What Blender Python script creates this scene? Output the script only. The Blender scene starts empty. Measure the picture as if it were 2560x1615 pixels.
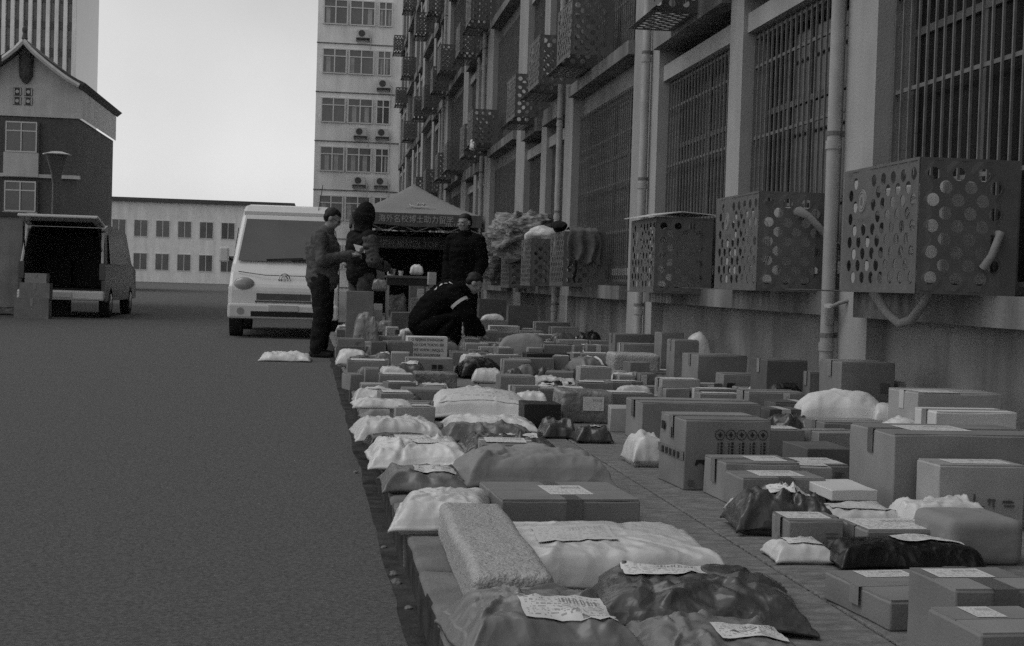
import bpy, bmesh, math, random
from mathutils import Vector, Matrix, noise

rnd = random.Random(11)
sc = bpy.context.scene
COL = sc.collection

# ------------------------------------------------------------------ camera
F, CX, CY, EYE, ROLL = 3555.0, 1280.0, 807.5, 0.85, 0.03
YAW, TILT = math.radians(7.5789), math.radians(1.6008)
_f = Vector((math.sin(YAW) * math.cos(TILT), math.cos(YAW) * math.cos(TILT), -math.sin(TILT)))
_r = Vector((math.cos(YAW), -math.sin(YAW), 0))
_u = _r.cross(_f)
_r, _u = _r * math.cos(ROLL) + _u * math.sin(ROLL), _u * math.cos(ROLL) - _r * math.sin(ROLL)
cam = bpy.data.objects.new('camera', bpy.data.cameras.new('camera'))
COL.objects.link(cam)
cam.data.sensor_width = 36.0
cam.data.lens = F / 2560 * 36
cam.data.clip_start, cam.data.clip_end = 0.1, 3000
cam.matrix_world = Matrix(((_r.x, _u.x, -_f.x, 0), (_r.y, _u.y, -_f.y, 0), (_r.z, _u.z, -_f.z, EYE), (0, 0, 0, 1)))
sc.camera = cam

# ------------------------------------------------------------------ sky, sun, exposure (overcast, black-and-white film)
SUN_EL, SUN_AZ = math.radians(60), math.radians(-85)      # azimuth from +Y towards +X
w = bpy.data.worlds.new('World')
sc.world = w
w.use_nodes = True
nt = w.node_tree
nt.nodes.clear()
sky = nt.nodes.new('ShaderNodeTexSky')
sky.sky_type = 'NISHITA'
sky.sun_disc = False
sky.sun_elevation, sky.sun_rotation = SUN_EL, SUN_AZ
sky.air_density, sky.dust_density, sky.ozone_density = 1.5, 1.0, 0.5
bw = nt.nodes.new('ShaderNodeRGBToBW')
bg = nt.nodes.new('ShaderNodeBackground')
bg.inputs['Strength'].default_value = 0.15
out = nt.nodes.new('ShaderNodeOutputWorld')
nt.links.new(sky.outputs[0], bw.inputs[0])
tcw = nt.nodes.new('ShaderNodeTexCoord')
cl = nt.nodes.new('ShaderNodeTexNoise')          # soft tone in the cloud layer
cl.inputs['Scale'].default_value, cl.inputs['Detail'].default_value = 2.6, 6
cr_ = nt.nodes.new('ShaderNodeMapRange')
cr_.inputs[1].default_value, cr_.inputs[2].default_value, cr_.inputs[3].default_value, cr_.inputs[4].default_value = .35, .65, .84, 1.06
mu_ = nt.nodes.new('ShaderNodeMath')
mu_.operation = 'MULTIPLY'
nt.links.new(tcw.outputs['Generated'], cl.inputs['Vector'])
nt.links.new(cl.outputs['Fac'], cr_.inputs[0])
nt.links.new(bw.outputs[0], mu_.inputs[0])
nt.links.new(cr_.outputs[0], mu_.inputs[1])
nt.links.new(mu_.outputs[0], bg.inputs[0])
sc.cycles.use_denoising = False                  # keep the grain
nt.links.new(bg.outputs[0], out.inputs[0])
sun = bpy.data.objects.new('sun', bpy.data.lights.new('sun', 'SUN'))
COL.objects.link(sun)
sun.data.energy = 0.7
sun.data.angle = math.radians(40)
sun.data.color = (1, 1, 1)
_s = Vector((math.sin(SUN_AZ) * math.cos(SUN_EL), math.cos(SUN_AZ) * math.cos(SUN_EL), math.sin(SUN_EL)))
sun.rotation_euler = (-_s).to_track_quat('-Z', 'Y').to_euler()
sc.view_settings.view_transform = 'Standard'
sc.view_settings.look = 'None'
sc.view_settings.exposure = 0.02
sc.view_settings.gamma = 1.0
sc.view_settings.use_curve_mapping = False

# ------------------------------------------------------------------ survey: where a sight line of the photograph meets the ground / a plane
def _ray(px, py):
    return _f * F + _r * (px - CX) + _u * (CY - py)
def P(px, py, z=0.0):
    d = _ray(px, py)
    return Vector((0, 0, EYE)) + d * ((z - EYE) / d.z)
def PY(px, py, y):
    d = _ray(px, py)
    return Vector((0, 0, EYE)) + d * (y / d.y)
def PX(px, py, x):
    d = _ray(px, py)
    return Vector((0, 0, EYE)) + d * (x / d.x)

# ------------------------------------------------------------------ materials (all neutral greys)
MATS = {}
def mat(name, g, rough=0.8, var=0.12, scale=6.0, bump=0.0, bscale=80.0, spec=0.3, rand=0.0, streak=0.0, stretch=None, metal=0.0, trans=0.0, fold=0.0):
    m = bpy.data.materials.new(name)
    m.use_nodes = True
    n, l = m.node_tree.nodes, m.node_tree.links
    b = n['Principled BSDF']
    tc = n.new('ShaderNodeTexCoord')
    src = tc.outputs['Object']
    if stretch:
        mp = n.new('ShaderNodeMapping')
        mp.inputs['Scale'].default_value = stretch
        l.new(src, mp.inputs[0])
        src = mp.outputs[0]
    nz = n.new('ShaderNodeTexNoise')
    nz.inputs['Scale'].default_value = scale
    nz.inputs['Detail'].default_value = 5
    l.new(src, nz.inputs['Vector'])
    mr = n.new('ShaderNodeMapRange')
    mr.inputs[1].default_value, mr.inputs[2].default_value = 0.3, 0.7
    mr.inputs[3].default_value, mr.inputs[4].default_value = g * (1 - var), g * (1 + var)
    l.new(nz.outputs['Fac'], mr.inputs[0])
    v = mr.outputs[0]
    def mul(a, bb):
        q = n.new('ShaderNodeMath')
        q.operation = 'MULTIPLY'
        l.new(a, q.inputs[0])
        if isinstance(bb, float): q.inputs[1].default_value = bb
        else: l.new(bb, q.inputs[1])
        return q.outputs[0]
    if rand:
        oi = n.new('ShaderNodeObjectInfo')
        r2 = n.new('ShaderNodeMapRange')
        r2.inputs[3].default_value, r2.inputs[4].default_value = 1 - rand, 1 + rand
        l.new(oi.outputs['Random'], r2.inputs[0])
        v = mul(v, r2.outputs[0])
    if streak:
        mp = n.new('ShaderNodeMapping')
        mp.inputs['Scale'].default_value = (.75, .75, 0.10)
        l.new(tc.outputs['Object'], mp.inputs[0])
        n2 = n.new('ShaderNodeTexNoise')
        n2.inputs['Scale'].default_value = 2.4
        n2.inputs['Detail'].default_value = 6
        n2.inputs['Roughness'].default_value = 0.65
        l.new(mp.outputs[0], n2.inputs['Vector'])
        r3 = n.new('ShaderNodeMapRange')
        r3.inputs[1].default_value, r3.inputs[2].default_value = 0.38, 0.62
        r3.inputs[3].default_value, r3.inputs[4].default_value = 1 - streak, 1.05
        l.new(n2.outputs['Fac'], r3.inputs[0])
        v = mul(v, r3.outputs[0])
    l.new(v, b.inputs['Base Color'])
    b.inputs['Roughness'].default_value = rough
    b.inputs['Specular IOR Level'].default_value = spec
    b.inputs['Metallic'].default_value = metal
    if trans: b.inputs['Alpha'].default_value = 1 - trans
    if bump or fold:
        bp = n.new('ShaderNodeBump')
        bp.inputs['Strength'].default_value = 1.0
        bp.inputs['Distance'].default_value = bump or fold * 1.0
        nb = n.new('ShaderNodeTexNoise')
        nb.inputs['Scale'].default_value = bscale
        nb.inputs['Detail'].default_value = 4
        l.new(src, nb.inputs['Vector'])
        hgt = nb.outputs['Fac']
        if fold:
            nb.inputs['Detail'].default_value = 2
            nb.inputs['Scale'].default_value = bscale * .6
            mx = n.new('ShaderNodeMix')
            mx.data_type = 'VECTOR'
            mx.inputs[0].default_value = 0.10
            l.new(src, mx.inputs[4])
            l.new(nb.outputs['Color'], mx.inputs[5])
            vo = n.new('ShaderNodeTexVoronoi')
            vo.inputs['Scale'].default_value = bscale * 1.5
            vo.inputs['Detail'].default_value = 1.5
            l.new(mx.outputs[1], vo.inputs['Vector'])
            hgt = vo.outputs['Distance']
        l.new(hgt, bp.inputs['Height'])
        l.new(bp.outputs[0], b.inputs['Normal'])
    MATS[name] = m
    return m

WALL = mat('painted_wall', 0.265, 0.85, 0.10, 3, 0.004, 60, 0.2, streak=0.18)
PLINTH = mat('stained_render', 0.26, 0.9, 0.18, 2.5, 0.006, 40, 0.2, streak=0.34)
PILA = mat('pale_render', 0.33, 0.85, 0.07, 3, 0.003, 60, 0.2, streak=0.12)
LEDGE = mat('ledge_concrete', 0.22, 0.9, 0.12, 4, 0.004, 50, 0.2, streak=0.5)
FRAME = mat('window_frame_paint', 0.10, 0.5, 0.1, 5)
BAR = mat('grille_steel', 0.145, 0.6, 0.25, 10)
GLASS = mat('dark_glass', 0.010, 0.15, 0.3, 1, spec=0.3)
CAGE = mat('cage_steel', 0.11, 0.55, 0.12, 8, spec=0.35)
CRESTM = mat('crest_enamel', 0.22, 0.5, 0.1, 8)
PIPE = mat('plastic_pipe', 0.37, 0.5, 0.12, 6, streak=0.25)
SLAB = mat('brushed_paving', 0.18, 0.95, 0.30, 26, 0.016, 70, 0.15, stretch=(0.35, 1, 1))
KERB = mat('kerb_concrete', 0.17, 0.95, 0.25, 6, 0.004, 120, 0.15)
ROAD = mat('old_asphalt', 0.112, 0.95, 0.34, 70, 0.004, 420, 0.15)
KERBF = mat('grimy_shaded_kerb_face', 0.045, 0.95, 0.5, 9, 0.004, 120, 0.1)  # dirt plus the shade of the kerb's road side, both in the colour
DIRT_SHADE = mat('gutter_dirt_shade', 0.05, 1, 0.5, 12, 0.006, 90, 0.1)  # dark tone holds gutter dirt and the kerb's shadow; also fills the joints
CARD = mat('cardboard', 0.20, 0.85, 0.15, 5, 0.0012, 140, 0.2, rand=0.2)
CARDD = mat('dark_cardboard', 0.10, 0.85, 0.12, 9, 0.0012, 140, 0.2, rand=0.15)
CARDL = mat('pale_cardboard', 0.30, 0.85, 0.09, 9, 0.0012, 140, 0.2, rand=0.12)
CARDB = mat('black_card', 0.012, 0.5, 0.2, 9, spec=0.4)
WBOX = mat('white_card', 0.55, 0.7, 0.06, 6, rand=0.06)
WFILM = mat('white_mailer_film', 0.58, 0.30, 0.06, 4, spec=0.5, rand=0.10, fold=0.006, bscale=7)
GFILM = mat('grey_mailer_film', 0.14, 0.38, 0.10, 4, spec=0.5, rand=0.15, fold=0.006, bscale=8)
DFILM = mat('charcoal_mailer_film', 0.06, 0.26, 0.15, 4, spec=0.5, rand=0.2, fold=0.007, bscale=9)
BFILM = mat('black_bin_film', 0.008, 0.3, 0.2, 4, spec=0.5, fold=0.007, bscale=9)
KRAFT = mat('kraft_paper', 0.24, 0.75, 0.1, 5, spec=0.25, rand=0.1, fold=0.008, bscale=5)
CLEAR = mat('cloudy_wrap', 0.20, 0.3, 0.30, 7, spec=0.6, rand=0.15, fold=0.010, bscale=10)
BUBBLE = mat('bubble_wrap', 0.36, 0.4, 0.12, 22, 0.010, 75, 0.5)
SACK = mat('woven_sack', 0.58, 0.7, 0.06, 5, 0.002, 220, 0.25, fold=0)
TAPE = mat('clear_tape', 0.22, 0.2, 0.1, 14, spec=0.6, rand=0.2)
TAPEW = mat('white_tape', 0.5, 0.4, 0.08, 14, spec=0.4)
TAPED = mat('brown_tape', 0.12, 0.28, 0.15, 14, spec=0.6)
INK = mat('black_ink', 0.02, 0.7, 0.2, 12)
INKG = mat('faded_ink', 0.10, 0.8, 0.2, 12)
LINE = mat('flap_gap', 0.03, 0.9)
TENT = mat('tent_cloth', 0.28, 0.6, 0.07, 3)
TENTD = mat('tent_valance_cloth', 0.11, 0.6, 0.08, 3)
TPRINT = mat('tent_lettering', 0.42, 0.7, 0.05)
WPRINT = mat('pale_print', 0.5, 0.7, 0.05)
POLE = mat('aluminium_pole', 0.30, 0.4, 0.08, metal=0.3)
WBLD = mat('pale_tiles', 0.80, 0.8, 0.06, 1.5, streak=0.12)
WFR = mat('white_window_frame', 0.62, 0.5, 0.05)
WGL = mat('reflecting_glass', 0.10, 0.12, 0.3, 0.6, spec=0.6)
CURT = mat('pale_curtain', 0.35, 0.9, 0.2, 2)
ACM = mat('ac_white', 0.50, 0.5, 0.05)
ACG = mat('dusty_condenser', 0.38, 0.6, 0.15)
ACD = mat('ac_dark', 0.06, 0.5, 0.1)
BRICKM = mat('far_brick', 0.10, 0.9, 0.22, 9, streak=0.15)
PLAST = mat('gable_plaster', 0.55, 0.9, 0.07, 1.5, streak=0.12)
ROOFM = mat('roof_tile', 0.075, 0.9, 0.2, 6)
CARPW = mat('white_car_paint', 0.62, 0.25, 0.03, spec=0.5)
CARPD = mat('dark_car_paint', 0.06, 0.25, 0.05, spec=0.5)
CARI = mat('van_interior', 0.012, 0.8, 0.2)
RUB = mat('tyre_rubber', 0.02, 0.8)
CHR = mat('chrome', 0.5, 0.15, 0.02, metal=0.9)
LENSM = mat('lamp_lens', 0.30, 0.1, 0.05, spec=0.6)
LENSD = mat('tail_lens', 0.05, 0.15, 0.05, spec=0.6)
SKIN = mat('skin', 0.26, 0.6, 0.06)
HAIR = mat('black_hair', 0.012, 0.6, 0.3, 30)
COATB = mat('black_coat', 0.006, 0.9, 0.3, 12, spec=0.08, fold=0.01, bscale=9)
COATD = mat('dark_coat', 0.016, 0.9, 0.3, 12, spec=0.1, fold=0.01, bscale=9)
COATG = mat('grey_coat', 0.085, 0.8, 0.2, 12, spec=0.25, fold=0.01, bscale=9)
CAMO = mat('camouflage_cloth', 0.075, 0.9, 0.55, 14)
REFL = mat('reflective_strip', 0.55, 0.4, 0.05)
STRIPE = mat('striped_sacking', 0.22, 0.7, 0.75, 10, fold=0.012, bscale=6, stretch=(1, 1, 3))
CLOTHM = mat('grey_cloth', 0.11, 0.95, 0.2, 9, fold=0.008, bscale=8)
TREEL = mat('leaf', 0.16, 0.8, 0.4, 3)
TREEB = mat('bark', 0.10, 0.9, 0.3, 8)
LAMPM = mat('lamp_post_paint', 0.22, 0.5, 0.06)
FOAM = mat('foam_lagging', 0.22, 0.8, 0.1, 18, 0.003, 60)

def print_mat(name, g, ink):
    """shipping label: rows of illegible print and a bar code, in the label's own UV"""
    m = bpy.data.materials.new(name)
    m.use_nodes = True
    n, l = m.node_tree.nodes, m.node_tree.links
    b = n['Principled BSDF']
    b.inputs['Roughness'].default_value = 0.5
    tc = n.new('ShaderNodeTexCoord')
    sp = n.new('ShaderNodeSeparateXYZ')
    l.new(tc.outputs['UV'], sp.inputs[0])
    def M(op, a, c=0.0):
        q = n.new('ShaderNodeMath')
        q.operation = op
        for i, x in enumerate((a, c)):
            if isinstance(x, (int, float)): q.inputs[i].default_value = x
            else: l.new(x, q.inputs[i])
        return q.outputs[0]
    u, v = sp.outputs[0], sp.outputs[1]
    row = M('FLOOR', M('MULTIPLY', v, 11))
    inrow = M('LESS_THAN', M('FRACT', M('MULTIPLY', v, 11)), 0.5)
    cb = n.new('ShaderNodeCombineXYZ')
    l.new(M('MULTIPLY', u, 22), cb.inputs[0])
    l.new(M('MULTIPLY', row, 7.3), cb.inputs[1])
    oi = n.new('ShaderNodeObjectInfo')
    l.new(M('MULTIPLY', oi.outputs['Random'], 50), cb.inputs[2])
    nz = n.new('ShaderNodeTexNoise')
    nz.inputs['Scale'].default_value = 1.0
    l.new(cb.outputs[0], nz.inputs['Vector'])
    txt = M('MULTIPLY', inrow, M('GREATER_THAN', nz.outputs['Fac'], 0.5))
    bar = M('MULTIPLY', M('GREATER_THAN', M('SINE', M('ADD', M('MULTIPLY', u, 150), M('SINE', M('MULTIPLY', u, 67)))), 0.1),
            M('MULTIPLY', M('GREATER_THAN', v, 0.62), M('LESS_THAN', v, 0.84)))
    inside = M('MULTIPLY', M('GREATER_THAN', u, 0.45), M('LESS_THAN', u, 0.93))
    k = M('MAXIMUM', M('MULTIPLY', txt, 0.75), M('MULTIPLY', bar, inside))
    edge = M('MULTIPLY', M('MULTIPLY', M('GREATER_THAN', u, 0.05), M('LESS_THAN', u, 0.95)), M('MULTIPLY', M('GREATER_THAN', v, 0.06), M('LESS_THAN', v, 0.94)))
    k = M('MULTIPLY', k, edge)
    l.new(M('ADD', g, M('MULTIPLY', k, ink - g)), b.inputs['Base Color'])
    return m
LABELM = print_mat('shipping_label_print', 0.62, 0.22)
SACKPR = print_mat('sack_print', 0.55, 0.36)

# ------------------------------------------------------------------ mesh helpers
class MB:
    def __init__(s):
        s.v, s.f = [], []
    def add(s, vs, fs):
        k = len(s.v)
        s.v += [tuple(x) for x in vs]
        s.f += [tuple(i + k for i in q) for q in fs]
        return s
    def box(s, x0, x1, y0, y1, z0, z1, rot=0.0, about=(0, 0)):
        vs = [(x, y, z) for z in (z0, z1) for y in (y0, y1) for x in (x0, x1)]
        if rot:
            c, q = math.cos(rot), math.sin(rot)
            vs = [(about[0] + (x - about[0]) * c - (y - about[1]) * q, about[1] + (x - about[0]) * q + (y - about[1]) * c, z) for x, y, z in vs]
        return s.add(vs, [(0, 2, 3, 1), (4, 5, 7, 6), (0, 1, 5, 4), (2, 6, 7, 3), (0, 4, 6, 2), (1, 3, 7, 5)])
    def tube(s, pts, rad, n=10, caps=True):
        pts = [Vector(p) for p in pts]
        rad = rad if isinstance(rad, (list, tuple)) else [rad] * len(pts)
        vs, up = [], None
        for i, p in enumerate(pts):
            d = (pts[min(i + 1, len(pts) - 1)] - pts[max(i - 1, 0)]).normalized()
            if up is None: up = Vector((0, 0, 1)) if abs(d.z) < 0.9 else Vector((1, 0, 0))
            a = d.cross(up).normalized()
            up = a.cross(d).normalized()
            for k in range(n):
                t = 2 * math.pi * k / n
                vs.append(p + (a * math.cos(t) + up * math.sin(t)) * rad[i])
        fs = []
        for i in range(len(pts) - 1):
            for k in range(n):
                fs.append((i * n + k, i * n + (k + 1) % n, (i + 1) * n + (k + 1) % n, (i + 1) * n + k))
        if caps:
            fs.append(tuple(range(n - 1, -1, -1)))
            fs.append(tuple((len(pts) - 1) * n + k for k in range(n)))
        return s.add(vs, fs)
    def ball(s, c, r, nu=14, nv=9, f=None):
        c = Vector(c)
        r = r if isinstance(r, (list, tuple)) else (r, r, r)
        vs = [c + Vector((0, 0, -r[2]))]
        for j in range(1, nv):
            ph = -math.pi / 2 + math.pi * j / nv
            for i in range(nu):
                t = 2 * math.pi * i / nu
                vs.append(c + Vector((r[0] * math.cos(ph) * math.cos(t), r[1] * math.cos(ph) * math.sin(t), r[2] * math.sin(ph))))
        vs.append(c + Vector((0, 0, r[2])))
        if f: vs = [f(v) for v in vs]
        fs = [(0, 1 + (i + 1) % nu, 1 + i) for i in range(nu)]
        for j in range(nv - 2):
            for i in range(nu):
                a, b = 1 + j * nu + i, 1 + j * nu + (i + 1) % nu
                fs.append((a, b, b + nu, a + nu))
        e = len(vs) - 1
        o = 1 + (nv - 2) * nu
        fs += [(o + i, o + (i + 1) % nu, e) for i in range(nu)]
        return s.add(vs, fs)
    def mesh(s, name, m, smooth=False, weld=False):
        me = bpy.data.meshes.new(name)
        me.from_pydata(s.v, [], s.f)
        if weld:
            bm = bmesh.new()
            bm.from_mesh(me)
            bmesh.ops.remove_doubles(bm, verts=bm.verts, dist=1e-4)
            bm.to_mesh(me)
            bm.free()
        if m: me.materials.append(m)
        if smooth:
            me.polygons.foreach_set('use_smooth', [True] * len(me.polygons))
            me.set_sharp_from_angle(angle=0.75)
        return me

def link(name, me, parent=None, loc=(0, 0, 0), rz=0.0):
    o = bpy.data.objects.new(name, me)
    COL.objects.link(o)
    o.location = loc
    o.rotation_euler = (0, 0, rz)
    if parent: o.parent = parent
    return o
def obj(name, mb, m, parent=None, loc=(0, 0, 0), rz=0.0, smooth=False, bevel=0.0, weld=False):
    o = link(name, mb.mesh(name, m, smooth, weld), parent, loc, rz)
    if bevel:
        b = o.modifiers.new('bevel', 'BEVEL')
        b.width, b.segments, b.limit_method, b.angle_limit = bevel, 2, 'ANGLE', 0.7
    return o
def tag(o, label=None, cat=None, group=None, kind=None):
    for k, v in (('label', label), ('category', cat), ('group', group), ('kind', kind)):
        if v: o[k] = v
    return o
def thing(name, label, cat, loc=(0, 0, 0), rz=0.0, group=None):
    o = bpy.data.objects.new(name, None)
    COL.objects.link(o)
    o.location, o.rotation_euler = loc, (0, 0, rz)
    o.empty_display_size = 0.1
    return tag(o, label, cat, group)
def copy_tree(o, parent=None):
    c = o.copy()
    COL.objects.link(c)
    c.parent = parent
    for ch in o.children: copy_tree(ch, c)
    return c
def text(name, s, size, m, parent, loc, rot, extrude=0.001, align='CENTER', sx=1.0):
    cu = bpy.data.curves.new(name, 'FONT')
    cu.body, cu.size, cu.extrude, cu.align_x, cu.resolution_u = s, size, extrude, align, 2
    t = bpy.data.objects.new(name, cu)
    COL.objects.link(t)
    dg = bpy.context.evaluated_depsgraph_get()
    me = bpy.data.meshes.new_from_object(t.evaluated_get(dg))
    COL.objects.unlink(t)
    bpy.data.objects.remove(t)
    me.materials.clear()
    me.materials.append(m)
    o = link(name, me, parent, loc)
    o.rotation_euler = rot
    o.scale = (sx, 1, 1)
    return o
HALF = math.pi / 2

# ================================================================== SETTING: ground, road, kerb, pavement
RZ = -0.125                       # road level; the pavement is z = 0
SL = -0.0115                      # the kerb drifts this much per metre against the facade
def kx(y): return 0.31 + SL * (y - 3.3)
def jx(y): return 1.405 + SL * (y - 3.3)
def sheet(name, pts, z, m, parent=None):
    return obj(name, MB().add([(x, y, z) for x, y in pts], [tuple(range(len(pts)))]), m, parent)
tag(sheet('ground', [(-300, -120), (300, -120), (300, 700), (-300, 700)], RZ - 0.03, ROAD), kind='structure')
tag(sheet('road', [(-60, -20), (kx(-20), -20), (kx(160), 160), (-60, 160)], RZ, ROAD), kind='structure')
gut = MB()
for i in range(600):
    y0, y1 = 1.0 + i * 0.06, 1.0 + (i + 1) * 0.06
    gw_ = lambda y: .06 + .02 * noise.noise((0, y * 1.3, 3)) + .008 * noise.noise((2, y * 5, 3))
    wa, wb = gw_(y0), gw_(y1)
    gut.add([(kx(y0) - wa, y0, RZ + .004), (kx(y0) + .03, y0, RZ + .004), (kx(y1) + .03, y1, RZ + .004), (kx(y1) - wb, y1, RZ + .004)], [(0, 1, 2, 3)])
tag(obj('gutter_dirt_shade', gut, DIRT_SHADE, weld=True), kind='structure')  # dirt along the kerb foot, with the kerb's shadow painted into the band

pave = tag(thing('pavement', None, None), kind='structure')
KW = 0.26
for a, b in ((-4, 2.2), (2.2, 8.3), (8.3, 14.4), (14.4, 20.5), (20.5, 26.6), (26.6, 32.7), (32.7, 45), (45, 90)):
    g = 0.006
    for lo, hi in ((lambda y: kx(y) + KW + .006, lambda y: jx(y) - .005), (lambda y: jx(y) + .005, lambda y: 4.1)):
        m = MB()
        q = [(lo(a), a + g), (hi(a), a + g), (hi(b), b - g), (lo(b), b - g)]
        m.add([(x, y, -.10) for x, y in q] + [(x, y, 0) for x, y in q], [(3, 2, 1, 0), (4, 5, 6, 7), (0, 1, 5, 4), (1, 2, 6, 5), (2, 3, 7, 6), (3, 0, 4, 7)])
        obj('paving_slab', m, SLAB, pave, bevel=0.005)
base = MB().add([(kx(-4) + .1, -4, -.075), (4.1, -4, -.075), (4.1, 90, -.075), (kx(90) + .1, 90, -.075)], [(0, 1, 2, 3)])
obj('joint_bed', base, DIRT_SHADE, pave)
kerb = tag(thing('kerb', None, None), kind='structure')
def kerbstone(seed):
    bm = bmesh.new()
    bmesh.ops.create_cube(bm, size=1)
    bmesh.ops.scale(bm, vec=(KW, 0.626, 0.16), verts=bm.verts)
    bmesh.ops.bevel(bm, geom=bm.edges[:], offset=0.016, segments=2, affect='EDGES', profile=0.5)
    bmesh.ops.subdivide_edges(bm, edges=[e for e in bm.edges if e.calc_length() > .1], cuts=4, use_grid_fill=True)
    for v in bm.verts:
        v.co += Vector((noise.noise(v.co * 9 + Vector((seed, 0, 0))), noise.noise(v.co * 9 + Vector((0, seed, 5))), noise.noise(v.co * 7 + Vector((9, 0, seed))))) * 0.007
    me = bpy.data.meshes.new('kerbstone')
    bm.to_mesh(me)
    bm.free()
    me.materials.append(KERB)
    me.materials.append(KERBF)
    for p_ in me.polygons: p_.material_index = 1 if p_.normal.x < -.75 and p_.center.z < .066 else 0  # road-side faces take the darker colour that has shade painted in
    me.polygons.foreach_set('use_smooth', [True] * len(me.polygons))
    me.set_sharp_from_angle(angle=0.9)
    return me
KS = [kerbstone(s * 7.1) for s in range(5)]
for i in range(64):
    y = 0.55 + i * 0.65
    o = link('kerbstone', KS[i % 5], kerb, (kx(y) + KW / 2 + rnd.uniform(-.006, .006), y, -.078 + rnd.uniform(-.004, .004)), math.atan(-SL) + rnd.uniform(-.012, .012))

# ================================================================== THE TERRACE on the pavement: pilasters, ledges, windows behind grilles
DZ, NFL = 2.85, 5
PIL = [(-6.3, .8), (-1.1, .8), (4.1, .8), (9.37, .54), (16.05, 1.3), (21.25, .72), (26.6, 1.2), (32.15, 1.3), (37.7, 1.3), (43.9, 1.3), (49.4, .9), (55, 1.2), (60.5, 1.2), (66, 1.2), (72, 1.2)]
XP, XW, XB = 3.60, 3.76, 3.90            # pilaster face, wall face, window pane
bld = thing('terrace_building', 'long pale terrace with pilasters and barred windows beside the parcel pavement', 'building', (3.6, 9, 0))
B0 = Vector((3.6, 9, 0))
def bpart(name, mb, m, **k):
    for i, v in enumerate(mb.v): mb.v[i] = (v[0] - B0.x, v[1] - B0.y, v[2])
    return obj(name, mb, m, bld, **k)
TOP = .86 + NFL * DZ
bpart('back_wall', MB().box(4.25, 12, -8, 73, 0, TOP + .5), PLINTH)
bpart('end_wall', MB().box(XP + .02, 4.25, 72.6, 73.1, -.1, TOP + .5), WALL)
bpart('parapet', MB().box(XP - .08, 4.25, -8, 72.58, TOP, TOP + .5), WALL)
for y, wd in PIL:
    bpart('pilaster', MB().box(XP, 4.25, y - wd / 2, y + wd / 2, -.05, TOP - .002), PILA)
_cache = {}
def window_meshes(wd, h):
    key = (round(wd, 2), round(h, 2))
    if key in _cache: return _cache[key]
    fr = MB()
    t = .055
    fr.box(0, .06, 0, wd, 0, t).box(0, .06, 0, wd, h - t, h).box(0, .06, 0, t, t, h - t).box(0, .06, wd - t, wd, t, h - t)
    n = 2 if wd < 2.2 else 4
    zt = h * 0.68
    fr.box(.004, .056, t, wd - t, zt, zt + .05)
    for i in range(1, n):
        y = wd * i / n
        fr.box(.008, .052, y - .025, y + .025, t, zt).box(.008, .052, y - .025, y + .025, zt + .05, h - t)
    pn = MB().add([(.03, t, t), (.03, wd - t, t), (.03, wd - t, h - t), (.03, t, h - t)], [(0, 3, 2, 1)])
    # a sheet of paper / low curtain behind part of the glass line (stands in front of the pane's plane by the sash)
    bars = []
    nb = max(6, int(wd / .125))
    for i in range(nb + 1):
        y = .03 + (wd - .06) * i / nb
        bars.append(y)
    rails = MB()
    for k in range(int(h / .63) + 1):
        z = .06 + .63 * k
        if z < h - .03: rails.box(-.016, .006, 0, wd, z - .013, z + .013)
    rails.box(-.016, .006, 0, wd, h - .05, h - .025)
    allb = MB()
    for y in bars: allb.box(-.031, -.016, y - .007, y + .007, .02, h - .02)
    one = MB().box(-.031, -.016, -.007, .007, .02, h - .02)
    r = (fr.mesh('window_frame', FRAME), pn.mesh('window_pane', GLASS), rails.mesh('grille_rail', BAR), allb.mesh('grille_bars', BAR), one.mesh('bar', BAR), bars)
    _cache[key] = r
    return r
def window(y0, y1, z0, z1, singly):
    wd, h = y1 - y0, z1 - z0
    fr, pn, rl, ab, one, ys = window_meshes(wd, h)
    o = link('window', fr, bld, Vector((XB - .06, y0, z0)) - B0)
    link('pane', pn, o, (0, 0, 0))
    link('grille_rail', rl, o, (-.10, 0, 0))
    if singly:
        for y in ys: link('bar', one, o, (-.10, y, 0))
        link('inner_sill', MB().box(-.012, .026, wd * .04, wd * .46, .13, .22).mesh('inner_sill', ACM), o)
    else:
        tag(link('grille_bars', ab, o, (-.10, 0, 0)), kind='stuff')
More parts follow.
